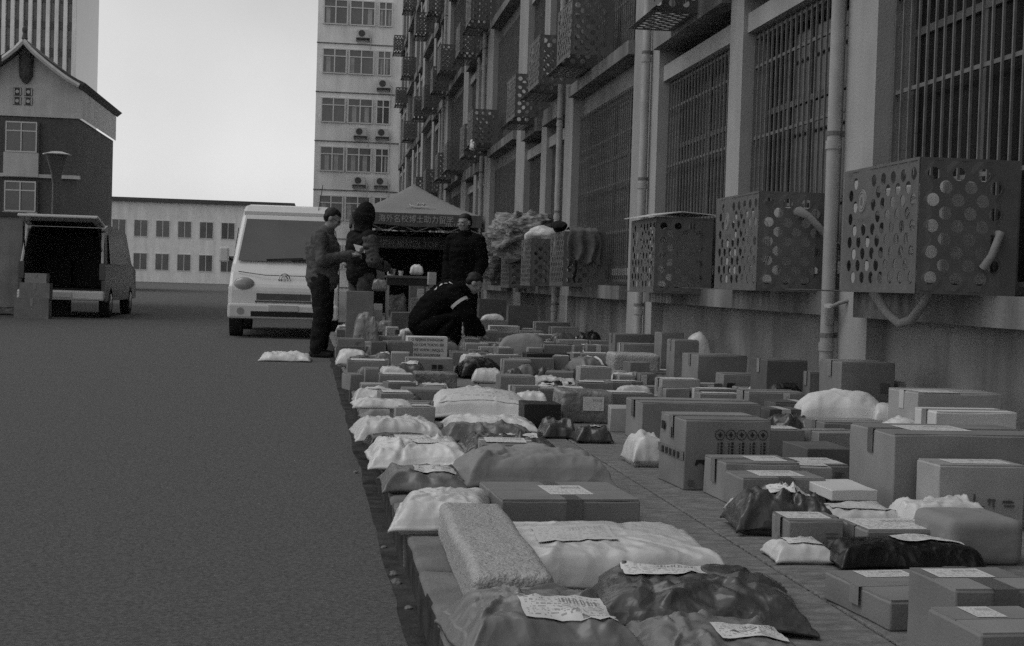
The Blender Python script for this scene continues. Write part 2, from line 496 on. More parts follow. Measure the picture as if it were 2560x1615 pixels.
for i in range(len(PIL) - 1):
    a, b = PIL[i][0] + PIL[i][1] / 2, PIL[i + 1][0] - PIL[i + 1][1] / 2
    pair = i % 2 == 1
    near = 5 < b and a < 21
    # plinth and sill ledge at pavement level
    bpart('plinth_wall', MB().box(XW - .03, 4.25, a, b, -.05, .69), PLINTH)
    bpart('sill_ledge', MB().box(3.50, 4.25, a + .002, b - .002, .692, .86), LEDGE)
    mid = (12.25, 12.66) if i == 3 else (a + (b - a) * .42, a + (b - a) * .42 + .6)
    if pair: bpart('mullion_pier', MB().box(XP + .012, 4.25, mid[0], mid[1], .862, TOP - .004), PILA)
    for fl in range(NFL):
        z = fl * DZ
        if z > 12 and b < 40: continue                       # far above the frame
        zh = 3.12 + z if pair else 3.36 + z
        spans = [(a, mid[0]), (mid[1], b)] if pair else [(a, b)]
        if pair:
            for p, q in spans:
                bpart('lintel', MB().box(XP + .05, 4.25, p + .002, q - .002, zh, zh + .17), PILA)
                bpart('ledge', MB().box(3.52, 4.25, p + .002, q - .002, zh + .34, .858 + z + DZ), LEDGE)
        else:
            bpart('upper_wall', MB().box(XW, 4.25, a, b, zh, zh + .26), WALL)
            bpart('ledge', MB().box(3.52, 4.25, a + .002, b - .002, zh + .262, .858 + z + DZ + .08), LEDGE)
        for p, q in spans:
            zb = .862 + z + (.08 if not pair and fl else 0)
            if q - p > 2.6:
                jamb = .35
                bpart('jamb_wall', MB().box(XW, 4.25, p, p + jamb, zb, zh), WALL)
                p += jamb
            window(p + .004, q - .004, zb + .004, zh - .004, near and fl == 0)

# ------------------------------------------------------------------ perforated cages
def perforated(wd, h, seg, skip=None, margin=.03, right=None):
    """punched sheet in the x-z plane: diamond cells, each with a round hole"""
    a, b, r = .0685, .068, .0345
    m0 = margin
    nx = int((wd - margin - (right or margin)) / a + .02)
    ny = int((h - .02) / b + .02) // 2 * 2
    ox = m0
    oz = (h - ny * b) / 2
    mb = MB()
    W, Hh = nx * a, ny * b
    for i in range(nx + 1):
        for j in range(ny + 1):
            if (i + j) % 2: continue
            x, z = ox + i * a, oz + j * b
            inner = 0 < i < nx and 0 < j < ny
            if inner and not (skip and skip(x, z)):
                for sx, sz in ((1, 1), (-1, 1), (-1, -1), (1, -1)):
                    arc = [(x + sx * r * math.cos(t), 0, z + sz * r * math.sin(t)) for t in [HALF * k / seg for k in range(seg + 1)]]
                    vs = [(x + sx * a, 0, z), *arc, (x, 0, z + sz * b)]
                    q = tuple(range(len(vs)))
                    mb.add(vs, [q if sx * sz > 0 else q[::-1]])
            else:
                vs = [(x + dx, 0, z + dz) for dx, dz in ((a, 0), (0, b), (-a, 0), (0, -b))]
                vs = [(min(max(p, ox), ox + W), 0, min(max(q, oz), oz + Hh)) for p, _, q in vs]
                ctr = (min(max(x, ox), ox + W), 0, min(max(z, oz), oz + Hh))
                for k in range(4):
                    p, q = vs[k], vs[(k + 1) % 4]
                    ar = abs((p[0] - ctr[0]) * (q[2] - ctr[2]) - (q[0] - ctr[0]) * (p[2] - ctr[2]))
                    if ar > 1e-7: mb.add([ctr, p, q], [(0, 1, 2)])
    x0, x1, z0, z1 = ox, ox + W, oz, oz + Hh
    for q in (((0, z0), (x0, z0), (x0, z1), (0, z1)), ((x1, z0), (wd, z0), (wd, z1), (x1, z1)), ((0, 0), (wd, 0), (wd, z0), (0, z0)), ((0, z1), (wd, z1), (wd, h), (0, h))):
        mb.add([(p, 0, z) for p, z in q], [(0, 1, 2, 3)])
    return mb
CL, CW, CH = 1.07, 0.545, 0.71
def cage_proto(seg, label):
    t = thing('condenser_cage', label, 'cage', group='perforated cages bolted along the terrace facade')
    def panel(name, mb, rot, loc):
        o = obj(name, mb, CAGE, t, loc, weld=True)
        o.rotation_euler = rot
        s = o.modifiers.new('sheet', 'SOLIDIFY')
        s.thickness, s.offset = .004, -1
        return o
    # local frame: x along the wall normal (0 = street face .. CW = wall), y along the street, z up
    crest = lambda x, z: abs(x - .78) < .10 and abs(z - .52) < .13
    f = panel('street_panel', perforated(CL, CH, seg, crest, .005), (0, 0, HALF), (0, 0, 0))
    panel('end_panel', perforated(CW, CH, seg, None, .005, .06), (0, 0, 0), (0.003, 0, 0))
    panel('end_panel', perforated(CW, CH, seg, None, .005, .06), (0, 0, 0), (0.003, CL - .004, 0))
    fl = panel('floor_panel', perforated(CW - .01, CL - .01, seg), (HALF, 0, 0), (.005, CL - .005, .004))
    fl.scale = (1, 1, -1)
    if seg > 2:
        c = obj('crest', MB().tube([(0, 0, 0), (-.004, 0, 0)], [.068, .066], 28), CRESTM, t, (-.003, .78, .52))
        rg = MB()
        for r0 in (.062, .046):
            pts = [(-.004, r0 * math.cos(2 * math.pi * k / 28), r0 * math.sin(2 * math.pi * k / 28)) for k in range(29)]
            rg.tube(pts, .0022, 5, False)
        rg.box(-.006, -.003, -.013, .013, -.022, .004).box(-.006, -.003, -.008, .008, .004, .022)
        obj('crest_relief', rg, CAGE, c)
    return t
cageA = cage_proto(4, 'perforated steel cage')
cageB = cage_proto(2, 'perforated steel cage')
CAGE_AT = [  # near-corner distance, bottom height, fine, label
    (7.06, .86, 1, 'perforated steel cage with crest, nearest the camera, above the loop of lagged pipe'),
    (9.81, .85, 1, 'perforated steel cage with crest and a foam-lagged pipe poking out of its end'),
    (12.98, .80, 1, 'perforated steel cage with a pale board laid across its open top'),
    (18.07, .83, 1, 'perforated steel cage with a grey jacket hung over its street face'),
    (21.01, .82, 1, 'perforated steel cage beside the jacket cage, with a pale plastic bag on its rim'),
    (23.46, .77, 1, 'perforated steel cage heaped with striped sacking'),
    (26.0, .80, 0, 'low perforated cage just behind the heap of striped sacking'),
    (12.45, 3.52, 1, 'upper perforated cage cut by the top of the picture between two drainpipes'),
    (18.02, 3.80, 1, 'largest fully seen upper cage, its dark perforated floor above the grey jacket'),
    (20.75, 3.80, 1, 'upper cage just behind the largest upper cage, same height'),
    (23.35, 3.60, 1, 'upper cage third from the drainpipe, with a narrow bright row of holes'),
    (30.18, 3.82, 1, 'wide upper cage above the striped sacking heap, a rag on its corner'),
    (32.0, 3.70, 0, 'upper cage tucked behind the cage with the rag, slightly lower'),
    (36.5, 3.72, 0, 'first-floor cage above the ridge of the tent'),
    (39.5, 3.70, 0, 'first-floor cage further along, half hidden behind the one above the tent'),
    (44.2, 3.6, 0, 'small first-floor cage over the tent peak'),
    (49.0, 3.7, 0, 'small first-floor cage past the tent peak'),
    (56.0, 3.7, 0, 'distant first-floor cage near the far white block'),
    (65.5, 3.6, 0, 'farthest low cage, beside the white block'),
    (31.3, 6.62, 1, 'second-floor cage cut by the top edge above the wide rag cage'),
    (33.8, 6.30, 0, 'second-floor cage hanging lower than its neighbour, beside the far drainpipe'),
    (39.6, 6.72, 0, 'second-floor cage with bright holes along its edge'),
    (42.3, 6.50, 0, 'second-floor cage below the one with bright edge holes'),
    (46.0, 6.45, 0, 'small second-floor cage behind the lower pair'),
    (51.3, 6.75, 0, 'small second-floor cage alone on a pale pilaster'),
    (58.0, 6.6, 0, 'distant second-floor cage near the white block windows'),
    (65.4, 8.94, 0, 'distant third-floor cage over the white block corner'),
    (39.0, 9.5, 0, 'third-floor cage cut by the top edge, over pale pilaster'),
    (51.5, 9.8, 0, 'third-floor cage high above the lone second-floor cage'),
    (45.0, 9.35, 0, 'third-floor cage between two high neighbours'),
    (60.0, 9.5, 0, 'distant third-floor cage next to the white building'),
    (68.9, 11.9, 0, 'highest distant cage, right beside the white building'),
    (60.5, 12.4, 0, 'fourth-floor distant cage near the top edge'),
]
first = {1: True, 0: True}
for y, z, fine, lab in CAGE_AT:
    src = cageA if fine else cageB
    c = src if first[fine] else copy_tree(src)
    first[fine] = False
    c.location = (3.05, y, z)
    c.rotation_euler.z = rnd.uniform(-.006, .006)
    c['label'] = lab

# ------------------------------------------------------------------ drainpipes
def drainpipe(y, label, zlow, bend=False, x=3.53):
    t = thing('drainpipe', label, 'drainpipe', (x, y, 0), group='drainpipes on the terrace pilasters')
    pts = [(0, 0, zlow), (0, 0, TOP)]
    if bend: pts = [(-.12, -.06, zlow - .02), (-.03, -.02, zlow + .05), (0, 0, zlow + .16), (0, 0, TOP)]
    obj('pipe', MB().tube(pts, .048, 14), PIPE, t, smooth=True)
    z = zlow + .45
    while z < 12:
        obj('collar', MB().tube([(0, 0, z - .03), (0, 0, z + .03)], .056, 14), PIPE, t, smooth=True)
        obj('bracket', MB().box(.03, .09, -.012, .012, z + .06, z + .10).tube([(0, 0, z + .065), (0, 0, z + .095)], .053, 12), BAR, t)
        z += 1.42
    return t
drainpipe(9.66, 'thick pale drainpipe with a side outlet, nearest the camera', .02)
dp2 = drainpipe(15.75, 'pale drainpipe with a crooked wrapped foot between two windows', .12, True)
drainpipe(21.65, 'pale drainpipe behind the jacket-draped cage', .02)
drainpipe(32.7, 'pale drainpipe rising behind the man in the padded coat', .02)
drainpipe(44.2, 'distant thin pale drainpipe above the tent', .02)
t = thing('pipe_outlet', 'side outlet with two open mouths on the thick pale drainpipe', 'pipe fitting', (3.53, 9.66, .70))
obj('branch', MB().tube([(0, -.03, -.06), (-.02, -.07, 0), (-.03, -.10, .06)], .034, 12), PIPE, t, smooth=True)
obj('hose_end', MB().tube([(-.02, -.11, .05), (.02, -.17, .08), (.1, -.22, .11)], .014, 10), FOAM, t, smooth=True)
tag(obj('lagged_pipe', MB().tube([(0, 0, .02), (.05, -.12, -.10), (.08, -.22, -.155), (.10, -.34, -.13), (.12, -.46, -.03), (.14, -.5, .03)], .026, 12), FOAM, loc=(3.2, 8.02, .84), smooth=True), 'pale foam-lagged pipe sagging in a loop under the nearest cage', 'pipe')
tag(obj('lagged_pipe', MB().tube([(0, .05, 0), (0, -.02, 0), (.05, -.06, -.03), (.14, -.08, -.12), (.24, -.06, -.22), (.33, .0, -.25), (.36, .06, -.25)], [.034, .038, .026, .024, .024, .024, .022], 12), FOAM, loc=(3.34, 9.80, 1.42), smooth=True), 'pale foam-lagged pipe bending out of the end of the crested cage', 'pipe')
tag(obj('lagged_pipe', MB().tube([(0, .1, 0), (-.01, -.02, -.02), (-.07, -.05, -.14), (-.1, -.02, -.2)], .022, 12), FOAM, loc=(3.5, 7.05, 1.2), smooth=True), 'stub of foam-lagged pipe showing through the nearest cage', 'pipe')
# condensers inside the near cages
for y, z, lab in ((7.2, .87, 'air conditioner condenser half seen inside the nearest cage'), (9.95, .86, 'condenser half seen inside the crested cage with the lagged pipe'), (13.1, .81, 'condenser half seen under the pale board in its cage')):
    t = thing('condenser', lab, 'air conditioner', (3.24, y, z))
    obj('casing', MB().box(0, .29, 0, .80, .05, .60), ACG, t, bevel=.012)
    obj('foot', MB().box(.02, .27, .1, .14, 0, .049), ACD, t)
    obj('foot', MB().box(.02, .27, .66, .70, 0, .049), ACD, t)
    fan = MB()
    for k in range(5):
        r0 = .04 + .04 * k
        fan.tube([(-.006, .36 + r0 * math.cos(2 * math.pi * j / 20), (.33) + r0 * math.sin(2 * math.pi * j / 20)) for j in range(21)], .003, 4, False)
    obj('fan_guard', fan, BAR, t)

# ================================================================== far white building closing the street
wb = thing('white_building', 'pale tiled office block closing the street, rows of white framed windows', 'building', (3, 88, 0))
WX0 = -.78
obj('wall', MB().box(WX0 - 3, 14 - 3, .12, 12, -.2, 24), WBLD, wb)
def wpart(n, mb, m, **k): return obj(n, mb, m, wb, **k)
for fl in range(6):
    z = 1.4 + fl * 2.985
    for x0, n, wd in ((-.45, 2, 1.49), (1.15, 2, 1.55), (2.9, 2, .86), (5.2, 4, 3), (8.2, 4, 3)):
        h = 1.52
        fr = MB()
        X = x0 - 3
        fr.box(X, X + wd, -.02, .12, z, z + .06).box(X, X + wd, -.02, .12, z + h - .06, z + h).box(X, X + wd, -.015, .115, z + h * .68, z + h * .68 + .06)
        for i in range(n + 1):
            xx = X + (wd - .07) * i / n
            fr.box(xx, xx + .07, -.026, .11, z + .002, z + h - .002)
        f = obj('window', fr, WFR, wb)
        for i in range(n):
            x1 = X + (wd - .07) * i / n + .07
            x2 = X + (wd - .07) * (i + 1) / n
            obj('pane', MB().add([(x1, .05, z + .06), (x2, .05, z + .06), (x2, .05, z + h - .06), (x1, .05, z + h - .06)], [(0, 1, 2, 3)]), WGL, f)
            if rnd.random() < .6:
                c0 = rnd.uniform(.0, .5)
                obj('curtain', MB().box(x1 + (x2 - x1) * c0, x1 + (x2 - x1) * min(1, c0 + .4), .03, .046, z + .08, z + h * .68 - .02), CURT, f)
    wpart('string_course', MB().box(WX0 - 3.03, 11.03, .06, .14, z - 1.16, z - 1.10), LEDGE)
    for x, q in ((1.98, 1), (3.32, 0)):
        if (fl + q) % 6 == 5: continue
        t = thing('air_conditioner', ['', 'lowest', 'second', 'third', 'fourth', 'fifth'][min(fl + 1, 5)] + ' air conditioner up the white building, ' + ('under its double windows' if q else 'beside its narrow windows'), 'air conditioner', (x, 88.0, z - .78), group='air conditioners on the white building')
        obj('casing', MB().box(-.36, .36, -.30, .0, 0, .52), ACM, t, bevel=.02)
        obj('fan_guard', MB().tube([(-.08, -.305, .26), (-.08, -.325, .26)], .20, 18), ACD, t)
        obj('shelf', MB().box(-.42, .42, -.34, .1, -.06, -.01).box(-.4, -.36, -.3, .1, -.2, -.06).box(.36, .4, -.3, .1, -.2, -.06), ACD, t)
        obj('hose', MB().tube([(.36, -.1, .2), (.55, -.03, .1), (.5, .05, -.3), (.45, .08, -1.2)], .02, 6), ACM, t)

# ================================================================== left side of the street: gabled house, tower, edge building, lamp, wall, trees
gh = thing('gabled_house', 'brick house with white gable and curved tiled roof across the road', 'building', (-15.2, 75, RZ - .5))
GX = lambda px, py: PY(px, py, 75.0) - Vector((-15.2, 75, RZ))
ex0, ex1 = -2.55, 2.75
obj('brick_wall', MB().box(ex0 + .15, ex1 - .15, 0, 12, 0, 9.2), BRICKM, gh)
def curve_pts(off):
    pts = []
    for k in range(-8, 9):
        u = k / 8
        x = u * (2.75 + off)
        z = 12.75 + off * .9 - 2.2 * abs(u) ** .82 + (.25 * max(0, abs(u) - .8) / .2 * .3)
        pts.append((x, z))
    return pts
g = MB()
cp = curve_pts(0)
vs = [(x, -.02, max(9.2, z)) for x, z in cp] + [(x, 12, max(9.2, z)) for x, z in cp] + [(x, -.02, 9.21) for x, z in cp] + [(x, 12, 9.21) for x, z in cp]
n = len(cp)
fs = [(2 * n + k, 2 * n + k + 1, k + 1, k) for k in range(n - 1)] + [(k, k + 1, n + k + 1, n + k) for k in range(n - 1)]
fs += [(0, n, 3 * n, 2 * n), (n - 1, 3 * n - 1, 4 * n - 1, 2 * n - 1)]
obj('gable_wall', g.add(vs, fs), PLAST, gh)
rf = MB()
a, b = curve_pts(.02), curve_pts(.30)
vs = [(x, -.9, z) for x, z in a] + [(x, -.9, z) for x, z in b] + [(x, 12.3, z) for x, z in a] + [(x, 12.3, z) for x, z in b]
fs = []
for k in range(n - 1):
    fs += [(k, k + 1, n + k + 1, n + k), (n + k, n + k + 1, 3 * n + k + 1, 3 * n + k), (2 * n + k, 3 * n + k, 3 * n + k + 1, 2 * n + k + 1), (k, 2 * n + k, 2 * n + k + 1, k + 1)]
fs += [(0, n, 3 * n, 2 * n), (n - 1, 3 * n - 1, 4 * n - 1 - n + n, 2 * n - 1)] if False else [(0, n, 3 * n, 2 * n), (n - 1, 3 * n - 1, 4 * n - 1, 2 * n - 1 + n - n)]
fs[-1] = (n - 1, 2 * n - 1, 4 * n - 1, 3 * n - 1)
roof = obj('roof', rf.add(vs, fs), ROOFM, gh)
obj('finial', MB().ball((0, -.6, 13.45), (.14, .14, .2)).tube([(0, -.6, 13.0), (0, -.6, 13.4)], [.16, .07], 8), ROOFM, roof, smooth=True)
vg = MB()
for q in (a, b):
    pass
barge = MB()
for sgn in (-1, 1):
    pts = [(x, -.92, z + .12) for x, z in cp if x * sgn >= 0]
    barge.tube(pts, .13, 6)
obj('bargeboard', barge, PLAST, roof)
obj('gable_pendant', MB().tube([(0, -.1, 12.3), (0, -.1, 11.2), (0, -.1, 10.85)], [.36, .34, .12], 10), ROOFM, gh)
for ix in (-.42, .12):
    for iz in (9.95, 10.42):
        v = obj('vent', MB().box(ix - .2, ix + .2, -.06, -.021, iz - .2, iz + .2), ROOFM, gh)
        obj('vent_cross', MB().tube([(ix, -.07, iz), (ix, -.09, iz)], .09, 10).box(ix - .18, ix - .13, -.085, -.062, iz - .18, iz + .18).box(ix + .13, ix + .18, -.085, -.062, iz - .18, iz + .18), PLAST, v)
obj('string_course', MB().box(ex0, ex1, -.10, .0, 9.18, 9.32), PLAST, gh)
for z0, z1 in ((6.1, 6.28), (3.1, 3.26)):
    c = MB()
    c.box(ex0, ex1, -.18, .0, z0, z1)
    obj('floor_band', c, PLAST, gh)
for z in (7.35, 4.35, 1.4):
    f = MB()
    x0, x1 = -.92, .62
    f.box(x0, x1, -.26, -.2, z, z + .07).box(x0, x1, -.26, -.2, z + 1.48, z + 1.55).box(x0, x1, -.255, -.2, z + 1.05, z + 1.11)
    for xx in (x0, (x0 + x1) / 2 - .03, x1 - .06): f.box(xx, xx + .06, -.264, -.2, z + .002, z + 1.548)
    wf = obj('window', f, WFR, gh)
    for i in range(2):
        p0 = x0 + .06 + i * .77
        obj('pane', MB().add([(p0, -.23, z + .07), (p0 + .68, -.23, z + .07), (p0 + .68, -.23, z + 1.5), (p0, -.23, z + 1.5)], [(0, 1, 2, 3)]), WGL, wf)
    obj('spandrel', MB().box(x0 - .08, x1 + .08, -.24, -.005, z - 1.22, z - .01), PLAST, gh)
    obj('bay_side', MB().box(x0 - .1, x0 - .003, -.2, -.004, z, z + 1.55), BRICKM, gh)
    obj('bay_side', MB().box(x1 + .003, x1 + .1, -.2, -.004, z, z + 1.55), BRICKM, gh)

tw = thing('tower_block', 'tall distant office tower with pale vertical fins behind the gabled house', 'building', (-31, 150, RZ))
obj('shaft', MB().box(-7, 5.4, 0, 14, 0, 44), WGL, tw)
for k in range(15):
    x = -7 + k * .86
    obj('fin', MB().box(x, x + .36, -.5, .02, 0, 44), WBLD, tw)
sp = MB()
for k in range(16):
    z = 1 + k * 2.7
    sp.box(-6.99, 5.39, -.12, .01, z, z + .8)
obj('spandrel_bands', sp, FRAME, tw)['kind'] = 'stuff'

eb = thing('edge_building', 'building with jutting window ledges at the very edge of the picture', 'building', (-10.3, 43, RZ))
obj('wall', MB().box(-8, 0, -14, 2.0, 0, 18), PLAST, eb)
for z in (7.2, 9.1, 11.9, 13.8):
    obj('ledge', MB().box(-7, .42, -13.9, 2.1, z, z + .22), ROOFM, eb)
for z in (7.45, 9.35, 12.15):
    wf = obj('window', MB().box(0, .06, -1.6, .6, z, z + .08).box(0, .06, -1.6, .6, z + 1.4, z + 1.48).box(0, .06, -1.6, -1.52, z, z + 1.4).box(0, .06, .52, .6, z, z + 1.4).box(0, .055, -.54, -.46, z + .08, z + 1.4), WFR, eb)
    obj('pane', MB().box(.004, .02, -1.52, .52, z + .08, z + 1.4), WGL, wf)

lp = thing('street_lamp', 'mushroom topped street lamp in front of the gabled house', 'street lamp', (PY(138, 600, 45).x, 45, RZ))
lp.scale = (1, 1, .885)
obj('post', MB().tube([(0, 0, 0), (0, 0, 4.3)], [.14, .12], 12), LAMPM, lp, smooth=True)
obj('cone', MB().tube([(0, 0, 4.1), (0, 0, 4.4), (0, 0, 5.05)], [.13, .16, .33], 14), LAMPM, lp, smooth=True)
obj('cap', MB().tube([(0, 0, 5.05), (0, 0, 5.08), (0, 0, 5.17)], [.42, .42, .16], 20), CARPW, lp, smooth=True)

yw = thing('yard_wall', 'weathered low yard wall beside the dark van', 'wall', (-7.6, 31, RZ))
obj('wall', MB().box(-4, 1.3, 0, .25, 0, 2.05), PLINTH, yw)
obj('coping', MB().box(-4.05, 1.35, -.06, .31, 2.052, 2.15), ROOFM, yw)

fb = thing('far_block', 'low pale block far down the road, seen between the two vans', 'building', (PY(430, 600, 150).x, 150, RZ))
obj('wall', MB().box(-9, 12, 0, 10, 0, 8.2), WBLD, fb)
obj('roof', MB().box(-9.4, 12.4, -.5, 10.4, 8.202, 8.6), ROOFM, fb)
for fl in range(2):
    for k in range(9):
        x = -8.2 + k * 2.2
        wf = obj('window', MB().box(x - .06, x + 1.36, -.06, 0, 1.2 + fl * 3.4, 1.27 + fl * 3.4).box(x - .06, x + 1.36, -.06, 0, 2.9 + fl * 3.4, 2.97 + fl * 3.4).box(x - .06, x, -.055, 0, 1.271 + fl * 3.4, 2.899 + fl * 3.4).box(x + 1.3, x + 1.36, -.055, 0, 1.271 + fl * 3.4, 2.899 + fl * 3.4).box(x + .62, x + .68, -.055, 0, 1.271 + fl * 3.4, 2.899 + fl * 3.4), WFR, fb)
        obj('pane', MB().box(x, x + 1.3, -.03, -.01, 1.271 + fl * 3.4, 2.899 + fl * 3.4), WGL, wf)
# ================================================================== vans
def shell(profile, half, inset, name):
    """body from a side profile (y, z): sides at +-half, tumblehome above the waist"""
    mb = MB()
    k = len(profile)
    wid = lambda z: half - max(0, z - 1.0) * inset
    vs = [(-wid(z), y, z) for y, z in profile] + [(wid(z), y, z) for y, z in profile]
    fs = [tuple(range(k)), tuple(range(2 * k - 1, k - 1, -1))]
    fs += [(i, i + k, (i + 1) % k + k, (i + 1) % k) for i in range(k)]
    return mb.add(vs, fs)
def wheel(parent, x, y, r=.31):
    s = 1 if x > 0 else -1
    t = obj('wheel', MB().tube([(x - .1, y, r), (x + .1, y, r)], r, 22), RUB, parent, smooth=True)
    obj('rim', MB().tube([(x + s * .1, y, r), (x + s * .112, y, r)], [r * .62, r * .5], 16), CHR, t, smooth=True)

# white van parked nose towards the camera (front at y = 0, body runs to +y)
wv = thing('white_van', 'white van parked by the kerb facing the camera, round badge on its nose', 'van', (-.62, 22.6, RZ))
prof = [(.02, .30), (-.02, .55), (.0, .80), (.22, 1.02), (.50, 1.16), (1.15, 1.96), (1.5, 2.14), (2.2, 2.19), (4.3, 2.17), (4.62, 2.0), (4.75, 1.1), (4.75, .34)]
obj('body', shell(prof, .86, .13, 'b'), CARPW, wv, bevel=.06, smooth=False)
ws = MB()
wq = lambda z: .86 - max(0, z - 1.0) * .13 - .09
ws.add([(-wq(1.2) , .53 - .03, 1.21), (wq(1.2), .53 - .03, 1.21), (wq(1.90), 1.10 - .03, 1.90), (-wq(1.90), 1.10 - .03, 1.90)], [(0, 1, 2, 3)])
obj('windscreen', ws, WGL, wv)
obj('wiper', MB().tube([(-.3, .50, 1.235), (.28, .52, 1.27)], .012, 6).tube([(.1, .50, 1.235), (.62, .52, 1.27)], .012, 6), RUB, wv)
obj('bonnet_seam', MB().tube([(-.72, .20, 1.035), (-.3, .12, .985), (.3, .12, .985), (.72, .20, 1.035)], .006, 5), RUB, wv)
for s in (-1, 1): obj('fog_lamp', MB().tube([(s * .66, -.10, .42), (s * .66, -.085, .42)], .055, 14), LENSM, wv, smooth=True)
obj('dashboard', MB().box(-.6, .6, .62, .9, 1.12, 1.2), RUB, wv)
for s in (-1, 1):
    obj('door_seam', MB().tube([(s * .866, .98, .42), (s * .868, .98, 1.05), (s * .79, 1.2, 1.75)], .007, 5), RUB, wv)
    obj('door_handle', MB().box(s * .865 - .012, s * .865 + .012, 1.75, 1.9, 1.0, 1.03), RUB, wv)
obj('aerial', MB().tube([(.5, 1.4, 2.1), (.56, 1.9, 2.55)], .006, 5), RUB, wv)
obj('roof_lip', MB().box(-.70, .70, 1.18, 1.24, 1.98, 2.03), CARPW, wv)
for s in (-1, 1):
    obj('side_window', MB().add([(s * .845, .95, 1.18), (s * .845, 2.0, 1.18), (s * .775, 2.0, 1.75), (s * .775, 1.3, 1.75)], [(0, 1, 2, 3)]), GLASS, wv)
    hl = obj('headlight', MB().ball((s * .62, .06, .83), (.17, .09, .12)), LENSM, wv, smooth=True)
    m = obj('mirror', MB().box(s * .98 - .08, s * .98 + .08, .62, .72, 1.18, 1.42), CARPW, wv, bevel=.03)
    obj('mirror_arm', MB().tube([(s * .82, .7, 1.2), (s * .94, .68, 1.26)], .02, 6), RUB, m)
    for y in (.72, 3.75): wheel(wv, s * .76, y)
obj('grille', MB().box(-.42, .42, -.03, .05, .60, .70).box(-.44, .44, -.035, .05, .56, .585), INKG, wv)
bp_ = obj('bumper', MB().box(-.86, .86, -.09, .1, .30, .54), CARPW, wv, bevel=.04)
obj('air_slot', MB().box(-.5, .5, -.098, -.08, .34, .42), RUB, bp_)
obj('number_plate', MB().box(-.23, .23, -.105, -.088, .43, .52), ACM, wv)
bd = MB()
for r0 in (.085, .05):
    bd.tube([(r0 * math.cos(2 * math.pi * k / 24), .075 - .0 * k, .93 + r0 * math.sin(2 * math.pi * k / 24)) for k in range(25)], .010, 6, False)
bd.box(-.012, .012, .06, .08, .86, 1.0)
obj('badge', bd, CHR, wv).location = (0, .03, -.0)

# dark van with its tailgate up (rear at y = 0, body runs to +y)
dv = thing('dark_van', 'dark van seen from behind with its tailgate raised over an empty load bay', 'van', (PY(45, 700, 30.0).x + .86, 30.0, RZ))
sh = MB()
hw = .86
def wx(z): return hw - max(0, z - 1.0) * .10
out_p = [(.0, .35), (.0, .75), (.05, 1.0), (.30, 1.72), (.45, 1.86), (.9, 1.93), (3.2, 1.9), (3.6, 1.8), (4.1, 1.15), (4.75, 1.0), (4.85, .35)]
for s in (-1, 1):
    vs = [(s * wx(z), y, z) for y, z in out_p] + [(s * (wx(z) - .07), y + .001, z) for y, z in out_p]
    k = len(out_p)
    sh.add(vs, [tuple(range(k)), tuple(range(2 * k - 1, k - 1, -1))] + [(i, (i + 1) % k, (i + 1) % k + k, i + k) for i in range(k)])
obj('body', sh, CARPD, dv)
rfm = MB()
for i in range(4, 10):
    (y0, z0), (y1, z1) = out_p[i], out_p[i + 1]
    rfm.add([(-wx(z0), y0, z0), (wx(z0), y0, z0), (wx(z1), y1, z1), (-wx(z1), y1, z1)], [(0, 1, 2, 3)])
obj('roof', rfm, CARPD, dv)
inn = MB().box(-.79, .79, .03, 4.6, .55, .60).box(-.78, .78, 2.0, 2.1, .6, 1.7)
obj('load_floor', inn, CARI, dv)
for x in (-.38, .38):
    obj('seat_back', MB().box(x - .27, x + .27, 1.7, 1.84, .61, 1.25).box(x - .12, x + .12, 1.72, 1.8, 1.25, 1.45), CARI, dv, bevel=.03)
tg = obj('tailgate', MB().box(-.78, .78, -1.02, -.02, 0, .06), CARPW, dv, (0, .42, 1.86), bevel=.02)
tg.rotation_euler.x = math.radians(-9)
obj('tailgate_glass', MB().box(-.62, .62, -.62, -.12, -.012, -.002), GLASS, tg)
for s in (-1, 1):
    obj('side_window', MB().add([(s * .868, .62, 1.12), (s * .868, 3.2, 1.12), (s * .80, 3.0, 1.74), (s * .80, .75, 1.74)], [(0, 1, 2, 3)]), GLASS, dv)
    obj('gas_strut', MB().tube([(s * .76, .12, 1.35), (s * .74, -.18, 1.84)], .014, 6), RUB, dv)
    obj('tail_lamp', MB().box(s * .80 - .06, s * .80 + .06, -.02, .03, .78, 1.12), LENSD, dv, bevel=.01)
    obj('pillar_trim', MB().tube([(s * .80, .03, 1.12), (s * .775, .16, 1.45), (s * .76, .30, 1.75)], .03, 6), CARPW, dv)
    for y in (.85, 3.9): wheel(dv, s * .76, y)
obj('bumper', MB().box(-.86, .86, -.12, .06, .36, .56), CARPW, dv, bevel=.04)
obj('number_plate', MB().box(-.22, .22, -.135, -.118, .42, .52), ACM, dv)

